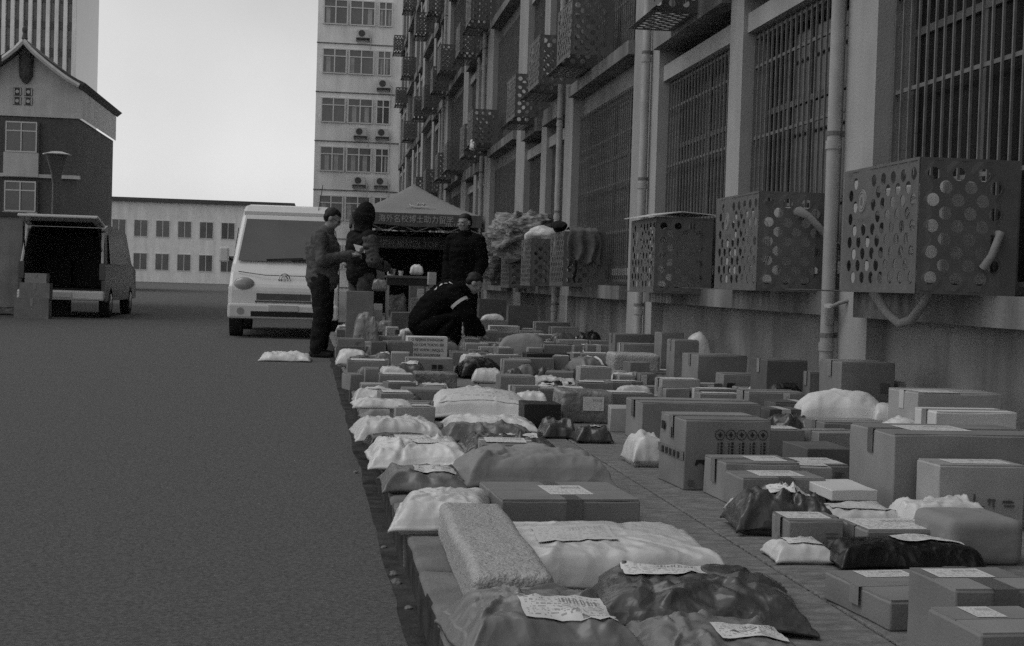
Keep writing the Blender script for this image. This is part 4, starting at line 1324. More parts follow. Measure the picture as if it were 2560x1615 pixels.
# ------------------------------------------------------------------ wall side of the walkway, near to far
carton('plain carton with a blank white sticker, cut by the bottom right corner', 2440, 2690, 1588, 1745, .22, .22, yaw=.04, m=CARD, tape=None, lab=('t', .28, .6, .55, .95))
carton('tall carton with a broad white label, behind the corner carton', 2375, 2620, 1478, 1640, .22, .235, yaw=.03, m=CARD, tape='d', lab=('t', .1, .7, .5, .9))
carton('battered flat carton with torn lid edge, on the walkway side of the labelled carton', 2216, 2560, 1502, 1575, None, .375, yaw=.10, m=CARD, tape='x', lab=('t', .2, .6, .72, .95))
pillow('black glossy flat parcel with white labels, behind the battered carton', 2100, 2470, 1352, 1432, .10, .22, m=BFILM, boxy=8, wr=.005, lump=.06, lab=(-.15, .85, -.4, .5))
pillow('small white parcel with printed panel at the edge of the walkway', 1940, 2100, 1355, 1414, .085, .20, m=WFILM, boxy=6, wr=.006, lump=.1, lab=(-.5, .9, -.5, .8), yaw=-.05)
carton('neat carton with a full-length white label on its lid', 2165, 2377, 1330, 1376, .085, .24, m=CARD, yaw=.05, lab=('t', .04, .92, .1, .95))
pillow('white mailer with a dangling corner, behind the neat labelled carton', 2064, 2292, 1268, 1350, .12, .30, m=WFILM, boxy=5, wr=.01, lump=.15, lab=(-.6, .8, -.4, .6), lm=SACKPR)
wrapped('soft-edged grey carton at the right-hand cut of the picture', 2368, 2560, 1300, None, .147, .28, m=KRAFT, soft=.03, amp=.004)
carton('two-tone carton with paler tape band round it, before the dark labelled bag', 1968, 2108, 1305, 1362, .10, .18, m=CARD, lab=('t', .05, .85, .2, .95), pr=None)
pillow('dark plastic bag with a white label on its hump, beside the walkway', 1842, 2090, 1238, 1345, .19, .30, m=DFILM, boxy=2.4, wr=.028, lump=.5, lab=(-.2, .7, -.35, .45), yaw=-.1)
pillow('small white pouch peeping out behind the dark labelled bag', 1846, 1925, 1252, 1296, .10, .2, m=WFILM)
pillow('white mailer resting by the largest plain carton', 2267, 2500, 1250, 1363, .13, .26, m=WFILM, wr=.014)
pillow('flat grey mailers with white tops, squeezed before the white mailer', 2262, 2366, 1286, 1330, .06, .2, m=GFILM, lab=(-.6, .8, -.5, .6))
carton('largest plain carton, big and unprinted, near the right cut of the picture', 2225, 2620, 1090, 1290, .32, .42, yaw=.02, m=CARD, tape='D', lab=('t', .2, .6, .3, .8))
carton('carton with torn label on top, standing before the largest plain carton', 2342, 2560, 1166, 1292, .235, .19, yaw=.02, m=CARDL, tape=None, lab=('t', .2, .9, .2, .85))
carton('white lidded flat box on a brown one, next to the largest carton', 2076, 2192, 1226, 1252, .04, .3, z0=.08, m=WBOX, tape=None, flaps=False)
carton('flat brown carton underneath the white lidded box', 2066, 2204, 1246, 1276, None, .26, m=CARD, tape=None, lab=('t', .1, .8, .1, .8))
carton('front one of two touching cartons, black lettered tape down its face', 1853, 2064, 1198, 1276, .125, .24, yaw=.03, m=CARD, tape='d', lab=('t', .25, .8, .2, .9))
carton('rear one of two touching cartons, with a diagonal scrape on its end', 1808, 2000, 1160, 1268, .155, .27, yaw=.05, m=CARD, tape='x', lab=('t', .45, .9, .2, .8))
carton('carton with a striped label on its lid, behind the pair of touching cartons', 2010, 2122, 1164, 1204, .085, .26, m=CARD, lab=('t', .05, .95, .1, .9), yaw=.05)
carton('open dark fruit carton with printed ovals on its end', 2014, 2130, 1122, 1176, .11, .30, m=CARDD, tape=None, yaw=.06, pr='circle', flaps=False)
pillow('shiny dark bag slumped over the fruit carton', 1933, 2075, 1042, 1118, .19, .3, m=DFILM, wr=.028, lump=.4, boxy=2.4)
carton('wide low carton leaning on the shiny dark bag', 2056, 2224, 1058, None, .16, .26, m=CARD, yaw=.05, tape='x')
pillow('large smooth white sack sloping down beside the wall cartons', 2000, 2228, 968, 1104, .26, .46, m=SACK, boxy=2.1, wr=.007, lump=.12, yaw=-.2, cat='sack', name='white_sack')
pillow('pale square pouch tilted between white sack and patched carton', 2180, 2265, 1000, 1112, .20, .24, m=WFILM, yaw=-.3)
carton('patched carton wrapped in white tape across its lid, at the right cut by the wall', 2285, 2500, 985, None, .35, .34, yaw=.06, m=CARDL, tape='X', lab=('t', .05, .5, .0, .6), pr='columns')
carton('pale wide carton in front of the patched carton', 2333, 2540, 1032, None, .29, .24, yaw=.04, m=WBOX, tape='x')
pillow('flat white mailer before the pale wide carton', 2215, 2320, 1050, 1160, .2, .22, m=WFILM)
carton('large carton standing against the plinth beneath the thick drainpipe', 2096, 2234, 908, None, .43, .34, yaw=.05, m=CARD, tape='x', pr='square')
carton('slim pale carton at the foot of the wall beside the large drainpipe carton', 2240, 2260, 957, None, .31, .2, m=CARDL, tape=None)
carton('small carton with dark oval print, nestled against the drainpipe carton', 2020, 2056, 932, None, .30, .14, m=CARD, pr='square')
carton('dark faced wide carton with bottom print, by the wall under the second cage', 1912, 2016, 902, None, .37, .32, yaw=.05, m=CARDD, pr='bottomband')
pillow('black crinkled bag in the row before the dark faced carton', 1925, 2016, 953, 1057, .24, .2, m=BFILM, wr=.02)
carton('long carton topped by a roll of brown paper, below the black crinkled bag', 1868, 2008, 982, None, .21, .24, m=CARD, lab=('f', .62, .74, .3, 1.0), yaw=.04)
carton('carton with one white tape band, right of the barred tape box', 1934, 2078, 1008, None, .178, .2, m=CARDD, tape='Y', yaw=.04)
carton('cube-like carton with two white tape bands', 1921, 2004, 1026, None, .165, .2, m=CARDD, tape='Y', yaw=.04)
gb = carton('big carton with a row of round icons and vertical printing', 1706, 1925, 1052, 1226, None, .36, yaw=.06, m=CARD, tape='x')
carton('long brown carton lying behind the round icon carton, dark tape cross on its end', 1600, 1900, 1010, 1108, None, .36, yaw=.03, m=CARD, tape='D')
wrapped('box wrapped in cloudy plastic with a white address sheet on its front', 1402, 1532, 980, 1064, .195, .32, m=CLEAR, soft=.02, amp=.012, lab=('f', .40, .80, .42, .86))
pillow('crinkled glossy dark bag at the walkway edge under the cloudy wrapped box', 1358, 1445, 1055, 1098, .09, .24, m=DFILM, wr=.028)
pillow('flat dark pouch with a white card, between the crinkled bag and the long brown carton', 1440, 1536, 1062, 1110, .075, .20, m=DFILM, wr=.014, lab=(-.1, .8, -.2, .7))
pillow('white torn bag jammed against the round icon carton', 1582, 1672, 1080, 1170, .13, .30, m=WFILM, boxy=2.6, wr=.03, lump=.4)
carton('carton with a black bow-tie cut-out, standing by the wall side row', 1806, 1926, 937, 1000, .19, .22, m=CARD, pr='bowtie', tape=None)
carton('large pale-ended carton with small print and dark bottom marks', 1740, 1868, 890, None, .31, .38, yaw=.10, m=CARD, tape='x', pr='bottomband')
wrapped('pale bale in milky wrap, beside the large pale-ended carton', 1530, 1650, 884, None, .25, .3, m=BUBBLE, soft=.035, amp=.012)
carton('upright carton squeezed between the pale bale and the pale-ended carton', 1655, 1698, 880, 948, .215, .28, m=CARD, tape=None)
carton('low carton with a white sticker, in front of the upright carton', 1618, 1702, 930, 958, .09, .22, m=CARD, yaw=.08, lab=('f', .55, .75, .2, 1.0))
carton('front one of two small cartons at the walkway corner', 1546, 1588, 940, 982, .13, .18, m=CARDL, tape=None, yaw=.1)
carton('rear one of two small cartons at the walkway corner', 1533, 1570, 930, 966, .12, .18, m=CARDL, tape=None, yaw=.1)
carton('small cube carton with a white sticker beside the two corner cartons', 1598, 1642, 936, 984, .15, .2, m=CARD, yaw=.12, lab=('f', .05, .4, .45, .98))
carton('tiny cube box alone at the corner of the walkway', 1519, 1534, 946, 962, .055, .07, m=CARDL, tape=None)
carton('little carton with several white tape bands', 1620, 1700, 970, 994, .075, .22, m=CARD, tape='Y')
carton('carton with a sagging white label over its lid', 1652, 1750, 950, None, .16, .22, m=CARDL, lab=('t', .05, .95, .05, .95))
carton('carton with white tape and barcode sticker facing the camera', 1720, 1808, 962, 996, .11, .22, m=CARD, lab=('f', .55, .74, .1, 1.0), tape='X')
carton('thin flat carton in front of the white taped little carton', 1596, 1724, 993, 1010, .04, .22, m=CARD, tape='X')
carton('thin long carton in front of the barcode sticker carton', 1712, 1850, 990, 1010, .055, .26, m=CARD, tape=None)
pillow('rolled bundle bound with white tape, alone beside the walkway', 1455, 1540, 894, 956, .20, .36, m=GFILM, boxy=2.2, wr=.024, yaw=.5, lab=(.25, .45, -.9, .9), lm=WFILM)
pillow('white peaked bag by the foot of the wall under the second cage', 1712, 1784, 838, 955, .42, .26, m=WFILM, boxy=2, wr=.012)
carton('carton before the white peaked bag at the wall', 1682, 1744, 852, None, .40, .26, m=CARD)
carton('upright carton at the wall beside the crooked drainpipe', 1650, 1706, 833, None, .42, .28, m=CARD, tape=None)
carton('wide carton with a square stamp below the crooked drainpipe', 1534, 1640, 837, None, .36, .3, m=CARD, pr='square')
carton('low wide carton in front of the square stamp carton', 1556, 1676, 862, None, .29, .3, m=CARD, tape='X')
pillow('plump pale pillow bag standing slanted amid cartons', 1238, 1372, 836, 905, .30, .34, m=KRAFT, boxy=2.4, wr=.012, lump=.15, yaw=-.15)
carton('long black-sided carton in front of the slanted pillow bag', 1314, 1424, 884, 934, .21, .26, m=CARDB, tape=None)
carton('carton right behind the long black-sided carton', 1358, 1428, 864, None, .21, .24, m=CARD)
pillow('black plump bag hugging the walkway edge', 1152, 1262, 894, 948, .16, .34, m=BFILM, boxy=2.3, wr=.012, yaw=.12)
pillow('white mailer underneath the black plump bag', 1178, 1262, 922, 960, .11, .22, m=WFILM, yaw=-.1)
carton('cube carton with white taped lid and a black mark, next to the black plump bag', 1258, 1328, 902, 952, .18, .26, m=CARD, tape='X')
carton('carton printed with black letters low on its face', 1248, 1336, 942, 1006, .195, .24, m=CARD, pr='text', tape=None)
carton('carton with a pale side sticker, in front of the black lettered carton', 1284, 1352, 968, 1018, .135, .22, m=CARD, yaw=.15, tape='X')
pillow('white pouch crumpled under the low wide front carton', 1288, 1372, 978, 1030, .12, .26, m=WFILM, wr=.015)
carton('low wide carton on the white crumpled pouch', 1345, 1442, 974, 1020, .125, .22, m=CARD, tape='X')
carton('black open-topped carton at the edge of the walkway', 1310, 1402, 1010, 1066, .145, .25, m=CARDB, tape=None)
carton('small carton stuck between the black open carton and the cloudy wrapped box', 1352, 1404, 1026, 1068, .08, .12, m=CARD, tape=None)
carton('slim carton lying before the long black-sided carton', 1332, 1408, 910, 942, .10, .2, m=CARD, tape=None)
pillow('crumpled dark mailer beside the slim carton', 1336, 1452, 924, 956, .09, .26, m=DFILM, wr=.022)
pillow('white edged flat mailer under the crumpled dark mailer', 1336, 1446, 944, 970, .06, .2, m=WFILM)
pillow('black bundle with a white paper band across it', 1338, 1452, 955, 984, .075, .2, m=BFILM, wr=.014, lab=(.2, .45, -.9, .6))
carton('broad carton behind the slanted pillow bag', 1206, 1308, 832, None, .20, .3, m=CARD, tape='X')
carton('plain carton partly behind the slanted pillow bag', 1247, 1300, 848, None, .19, .22, m=CARD)
pillow('white round mailer at the walkway edge near the crouching man', 1145, 1206, 840, None, .2, .3, m=WFILM)
carton('plain little carton in front of the white round mailer', 1164, 1206, 850, None, .16, .2, m=CARD)
carton('carton with pale open lid at the walkway edge', 1163, 1222, 860, None, .15, .24, m=CARDL, tape='X')
carton('smaller carton at the very edge of the walkway, before the pale lid carton', 1172, 1202, 876, None, .11, .14, m=CARD, tape=None)
carton('carton with striped top just before the plain carton', 1200, 1250, 869, None, .125, .2, m=CARDL, tape='X')
carton('open-flapped carton behind the broad carton', 1298, 1358, 828, None, .2, .28, m=CARD)
carton('flat white printed parcel near the hands of the crouching man', 1224, 1298, 815, None, .235, .25, m=WBOX, tape=None)
carton('wide carton far back by the wall, below the striped sacking', 1338, 1424, 806, None, .315, .3, m=CARD, tape='X')
carton('carton in the middle of the far wall row', 1378, 1446, 818, None, .29, .28, m=CARD)
pillow('dark lumpy parcel in the far wall row', 1370, 1446, 834, None, .25, .25, m=DFILM)
pillow('black fur-like bundle in the far wall row', 1440, 1506, 827, None, .28, .3, m=BFILM, wr=.03)
carton('long low pale-topped carton across the far row', 1396, 1470, 851, None, .18, .3, m=CARDL, tape='X')
carton('carton beside the long low pale-topped carton', 1474, 1524, 853, None, .18, .26, m=CARD)
carton('upright carton standing at the open end of the side walkway', 1434, 1456, 864, None, .19, .16, m=CARD, tape=None)
carton('square carton next to the upright one at the side walkway', 1466, 1524, 864, None, .20, .18, m=CARD, tape='Y')
carton('tall dark carton behind the crouching man, by the wall', 1196, 1264, 748, None, .58, .3, m=CARDD, pr='square')
carton('dark panel-like carton leaning by the wall beneath the sacking', 1269, 1342, 764, None, .52, .12, m=CARDD, tape=None)
carton('low carton with a white pouch on top, behind the hands of the crouching man', 1178, 1268, 801, None, .30, .3, m=CARD)
pillow('white oval pouch lying on the low carton behind the crouching man', 1202, 1258, 785, None, .10, .24, z0=.305, m=WFILM, boxy=2.2, wr=.004)
carton('small open crate-like carton by the wall', 1306, 1340, 806, None, .26, .2, m=CARD, tape=None)

# small parcels packed into the gaps of both sides of the walkway
def foot(p, g=.0):
    _, x, y, w_, d, h, z0, a = p
    c, q = math.cos(a), math.sin(a)
    return [(x + u * c - v * q, y + u * q + v * c) for u, v in ((-w_ / 2 - g, -g), (w_ / 2 + g, -g), (w_ / 2 + g, d + g), (-w_ / 2 - g, d + g))]
def hit(A, B):
    for Q in (A, B):
        for i in range(4):
            nx, ny = Q[(i + 1) % 4][1] - Q[i][1], Q[i][0] - Q[(i + 1) % 4][0]
            a = [p[0] * nx + p[1] * ny for p in A]
            b = [p[0] * nx + p[1] * ny for p in B]
            if max(a) <= min(b) or max(b) <= min(a): return False
    return True
fr = random.Random(77)
FILL = {'brown': ('small brown carton', 'cardboard box'), 'pale': ('small pale carton', 'cardboard box'), 'white': ('small white mailer', 'parcel'), 'grey': ('small grey mailer', 'parcel'), 'dark': ('small dark mailer', 'parcel')}
NAMED = [p for p in PLACED if p[2] < 24]
USED = set()
def short(lab):
    ws = lab.split(',')[0].split()
    ws = ws[:7]
    while ws[-1] in ('a', 'an', 'the', 'with', 'of', 'on', 'in', 'its', 'by', 'and', 'to', 'beside', 'behind', 'across', 'at', 'before', 'between', 'over', 'under', 'for', 'near', 'against', 'white', 'black', 'dark', 'along', 'round', 'from', 'printed', 'amid', 'standing', 'lying', 'right', 'very', 'touching', 'wide', 'low', 'small', 'other', 'his', 'two', 'far', 'pale', 'shiny', 'just', 'long', 'big', 'around', 'row', 'face', 'low', 'open', 'torn', 'front', 'cloudy', 'broad', 'large', 'striped'): ws.pop()
    return ' '.join(ws)
def where(x, y):
    out_ = []
    for q in sorted(NAMED, key=lambda q: (q[1] - x) ** 2 + (q[2] + q[4] / 2 - y) ** 2)[:9]:
        dx, dy = x - q[1], y - (q[2] + q[4] / 2)
        rel = ('just in front of the ' if dy < 0 else 'just behind the ') if abs(dy) > abs(dx) else ('on the wall side of the ' if dx > 0 else 'on the road side of the ')
        out_.append(rel + short(q[0]))
    return out_
n_fill = 0
for _ in range(22000):
    y = fr.triangular(5.4, 24, 10.5)
    if fr.random() < .32: lo, hi = kx(y) + .06, min(jx(y) - .42, .98)
    else: lo, hi = jx(y) + (.26 if y < 9 else .12 if y < 13 else .02 if y < 16 else -.3), 3.42
    x = fr.uniform(lo, hi)
    wd, d = fr.uniform(.15, .44), fr.uniform(.15, .34)
    if x - wd / 2 < lo or x + wd / 2 > hi: continue
    if 16.5 < y < 19.5 and .1 < x < 2.2: continue
    if 23 < y and .9 < x < 1.8: continue
    a = fr.gauss(0, .12)
    # never taller than what keeps the rows behind in sight
    h = min(fr.uniform(.07, .22), .05 + .0125 * y)
    me_ = ('f', x, y, wd, d, h, 0, a)
    A = foot(me_, .004)
    if any(hit(A, foot(p)) for p in PLACED if p[6] < .05): continue
    k = fr.choice(('brown', 'brown', 'brown', 'pale', 'white', 'white', 'grey', 'dark'))
    k0, cat_ = FILL[k]
    lab_ = next((k0 + ' ' + w_ for w_ in where(x, y + d / 2) if k0 + ' ' + w_ not in USED), None)
    if lab_ is None: continue
    USED.add(lab_)
    n_fill += 1
    px0 = CX
    PLACED.append(me_)
    if k in ('brown', 'pale'):
        m = CARD if k == 'brown' else CARDL
        o = link('carton', carton_mesh(wd, d, h, m, n_fill, 1, 0, .003), None, (x, y, 0), a)
        b_ = o.modifiers.new('edge', 'BEVEL')
        b_.width, b_.segments, b_.limit_method, b_.angle_limit = .004, 1, 'ANGLE', .7
        tag(o, lab_, cat_, 'small parcels filling the gaps')
        if fr.random() < .6: obj('tape', MB().box(-wd / 2 - .004, wd / 2 + .004, d / 2 - .02, d / 2 + .02, h * .6, h + .004), fr.choice((TAPE, TAPEW, TAPE)), o)
        if fr.random() < .6: label_patch(o, lambda u, v: ((u - .5) * wd, v * d, h + .0048), .1, .9, .15, .85, nu=1, nv=1, lift=0)
    else:
        m = {'white': WFILM, 'grey': GFILM, 'dark': DFILM}[k]
        PLACED.pop()
        o = pillow(lab_, 0, 0, 0, m=m, wr=.013, group='small parcels filling the gaps', lab=(-.4, .5, -.4, .3) if fr.random() < .4 else None, xyh=(x, y, wd, h * .8, d, a))
    if n_fill > 290: break
print('fillers', n_fill)

# lettering on the white box, icons on the big carton
hh, ww = [p for p in PLACED if p[0].startswith('white box printed')][0][5], [p for p in PLACED if p[0].startswith('white box printed')][0][3]
for i, s in enumerate(('O BEIJING SHANGHAI', 'QLO.COM TOKYO BEI', 'PORE WWW.UNIQLO.', 'PARIS SINGAPORE')):
    text('lettering', s, .043, INK, ub, (0, -.007, hh - .045 - i * .055), (HALF, 0, 0), .0008, sx=.82)
gw, gh_ = [(p[3], p[5]) for p in PLACED if p[0].startswith('big carton with a row')][0]
ic = MB()
for k in range(5):
    x = -gw * .5 + gw * (.40 + k * .125)
    ic.tube([(x + .021 * math.cos(2 * math.pi * j / 18), -.007, gh_ * .80 + .021 * math.sin(2 * math.pi * j / 18)) for j in range(19)], .0016, 4, False)
    ic.box(x - .009, x + .009, -.0085, -.0065, gh_ * .80 - .004, gh_ * .80 + .004).box(x - .003, x + .003, -.0083, -.0065, gh_ * .80 - .011, gh_ * .80 + .011)
    for c in range(2):
        for j in range(5 if c else 8):
            s = .009 if c else .0045
            ic.box(x - .010 + c * .013, x - .010 + c * .013 + s, -.0085, -.0065, gh_ * .66 - j * (.014 if c else .010), gh_ * .66 - j * (.014 if c else .010) + (.010 if c else .006))
obj('printed_icon', ic, INK, gb)
bb = MB()
for k in range(4):
    x = -gw * .5 + gw * (.18 + k * .22)
    z = gh_ * .36
    bb.add([(x - .025, -.007, z), (x - .018, -.007, z + .024), (x + .018, -.007, z + .024), (x + .025, -.007, z), (x + .014, -.007, z), (x + .008, -.007, z + .009), (x - .008, -.007, z + .009), (x - .014, -.007, z)], [(0, 7, 6, 1), (1, 6, 5, 2), (2, 5, 4, 3)])
for j in range(7): bb.box(-gw * .5 + .085, -gw * .5 + .095, -.0085, -.0065, gh_ * .1 + j * .013, gh_ * .1 + j * .013 + .009)
obj('printed_mark', bb, INK, gb)['kind'] = 'stuff'
for k in range(5): obj('side_print', MB().box(-gw / 2 - .009, -gw / 2 - .0065, .05 + k * .055, .05 + k * .055 + .03, gh_ * .44, gh_ * .44 + .026), INK, gb)
obj('side_print', MB().box(-gw / 2 - .009, -gw / 2 - .0065, .16, .17, gh_ * .7, gh_ * .85), INK, gb)
obj('side_print', MB().box(-gw / 2 - .009, -gw / 2 - .0065, .27, .31, gh_ * .78, gh_ * .9), INK, gb)
obj('side_tape', MB().box(-gw / 2 - .0062, -gw / 2 - .005, .0, .36, gh_ * .43, gh_ * .56), TAPE, gb)

# parcels on the road behind the dark van
for lab, x0, x1, yt, base, z0, hh, m in (
        ('lowest big carton of the stack behind the dark van', 38, 118, 745, 797, 0, .40, CARD), ('middle carton of the stack behind the dark van', 50, 120, 705, 745, .40, .30, CARD),
        ('top small carton of the stack behind the dark van', 62, 112, 680, 705, .70, .19, CARDL)):
    s = PY((x0 + x1) / 2, 797, P(80, 797, RZ).y)
    wd = (x1 - x0) / F * s.y
    o = link('carton', carton_mesh(wd, .4, hh, m, len(PLACED), 2, 0, .004), None, (PY((x0 + x1) / 2, 760, s.y).x, s.y + .02, RZ + z0), .04)
    tag(o, lab, 'cardboard box')
    obj('tape', MB().box(-.025, .025, -.005, .404, hh * .6, hh + .004), TAPE, o)
def road_bag(lab, px, py, wd, d, h, m, z0=0):
    p = P(px, py, RZ + z0)
    s = len(PLACED) + 3
    sp_ = (px - wd * F / p.y / 2, px + wd * F / p.y / 2)
    return pillow(lab, sp_[0], sp_[1], py - 20, py, h, d, z0=RZ + z0, m=m, boxy=2.4, wr=.02)
road_bag('crumpled white bag against the stack behind the dark van', 56, 796, .30, .2, .42, WFILM)
road_bag('pale flattened sack on the road before the white van', 712, 905, .62, .5, .16, WFILM)
road_bag('long dark parcel low on the road beside the stack of cartons', 12, 788, .9, .4, .20, DFILM)
p = P(18, 775, RZ)
o = link('carton', carton_mesh(.36, .35, .46, CARDD, 901, 1, 0, .004), None, (p.x, p.y, RZ), 0)
tag(o, 'dark carton with white sticker beyond the long dark road parcel', 'cardboard box')
label_patch(o, lambda u, v: ((u - .5) * .36, -.006, v * .46), .45, .85, .45, .7, nu=1, nv=1, lift=0)
p = P(140, 788, RZ)
o = link('carton', carton_mesh(.50, .35, .34, CARDD, 902, 1, 0, .004), None, (p.x, p.y, RZ), 0)
tag(o, 'dark wide carton under the bumper of the dark van', 'cardboard box')

# litter in the gutter
for i, (px, py, s) in enumerate(((985, 1440, .018), (992, 1462, .022), (1022, 1525, .014), (960, 1372, .012), (890, 1183, .014))):
    q = P(px, py, RZ)
    st = obj('stone_chip', MB().ball((0, 0, s * .4), (s, s * .7, s * .5), 7, 5, lambda v: v + Vector((noise.noise(v * 60), noise.noise(v * 70), noise.noise(v * 50))) * s * .5), KERB, loc=(q.x, q.y, RZ + .002))
    tag(st, ['pale chip of stone in the gutter opposite the first kerbstone joint', 'flat pale chip just nearer along the gutter', 'tiny chip nearest the camera in the gutter', 'tiny chip by the bubble wrapped parcel', 'tiny chip on the road by the white mailers'][i], 'stone chip')

# ================================================================== PEOPLE (each figure faces local -y)
def remeshed(mb, name, voxel, m, wrinkle=0.0, seed=0, quilt=0.0, smooth=2):
    me = mb.mesh(name, None)
    t = bpy.data.objects.new('tmp', me)
    COL.objects.link(t)
    r = t.modifiers.new('r', 'REMESH')
    r.mode, r.voxel_size = 'VOXEL', voxel
    s = t.modifiers.new('s', 'SMOOTH')
    s.factor, s.iterations = .5, smooth
    dg = bpy.context.evaluated_depsgraph_get()
    out_ = bpy.data.meshes.new_from_object(t.evaluated_get(dg))
    bpy.data.objects.remove(t)
    if wrinkle or quilt:
        so = Vector((seed, seed * 2.1, 0))
        for v in out_.vertices:
            k = (1 - abs(noise.noise(Vector((v.co.x * 7, v.co.y * 7, v.co.z * 15)) + so)) * 2) * wrinkle
            k += quilt * abs(math.sin(v.co.z * 34))
            v.co += v.normal * k
    out_.materials.clear()
    out_.materials.append(m)
    out_.polygons.foreach_set('use_smooth', [True] * len(out_.polygons))
    out_.name = name
    return out_
def limb(mb, pts, rad):
    mb.tube(pts, rad, 14)
    for p, r in zip(pts, rad): mb.ball(p, r, 14, 8)
def hand(mb, wrist, fwd, side, curl=.5, sgn=1):
    """palm, four bent unequal fingers and a thumb off the palm's side"""
    f = Vector(fwd).normalized()
    s = (Vector(side) - f * Vector(side).dot(f)).normalized()
    n = f.cross(s)
    w_ = Vector(wrist)
    limb(mb, [w_, w_ + f * .05 + s * .018, w_ + f * .085 + s * .022], [.026, .026, .016])
    limb(mb, [w_ + f * .05 - s * .018, w_ + f * .085 - s * .02], [.024, .014])
    for k, ln in enumerate((.066, .076, .071, .055)):
        b = w_ + f * .088 + s * (.030 - .020 * k)
        p1 = b + (f * math.cos(curl * .5) + n * math.sin(curl * .5)) * ln * .45
        p2 = p1 + (f * math.cos(curl * 1.3) + n * math.sin(curl * 1.3)) * ln * .33
        p3 = p2 + (f * math.cos(curl * 2) + n * math.sin(curl * 2)) * ln * .25
        limb(mb, [b, p1, p2, p3], [.0098, .0090, .0082, .0070])
    t0 = w_ + f * .03 + s * .026
    t1 = t0 + (f * .6 + s * .7).normalized() * .036
    limb(mb, [t0, t1, t1 + (f + n * .4).normalized() * .03], [.0125, .0105, .0085])
def head(mb, c, face, up=(0, 0, 1)):
    """skull, jaw, nose, brow, ears; face = direction of the gaze. Returns a frame (right, forward, up)"""
    f = Vector(face).normalized()
    u = (Vector(up) - f * Vector(up).dot(f)).normalized()
    r = f.cross(u)
    c = Vector(c)
    M_ = Matrix((r, f, u)).transposed()
    tr = lambda v: c + M_ @ (Vector(v))
    def bl(p, rr): mb.ball((0, 0, 0), rr, 18, 12, lambda v: tr(Vector(p) + v))
    bl((0, -.012, .028), (.076, .094, .088))
    bl((0, .022, -.035), (.062, .066, .075))
    bl((0, .058, -.082), (.026, .024, .022))
    bl((0, .078, .022), (.052, .016, .012))
    bl((.033, .072, -.018), (.022, .018, .022))
    bl((-.033, .072, -.018), (.022, .018, .022))
    mb.tube([tr((0, .082, .012)), tr((0, .104, -.022)), tr((0, .088, -.032))], [.009, .014, .011], 10)
    bl((0, .083, -.056), (.022, .010, .005))
    bl((0, .080, -.066), (.019, .010, .006))
    for s in (-1, 1): bl((s * .079, -.004, -.004), (.012, .024, .034))
    return tr, M_
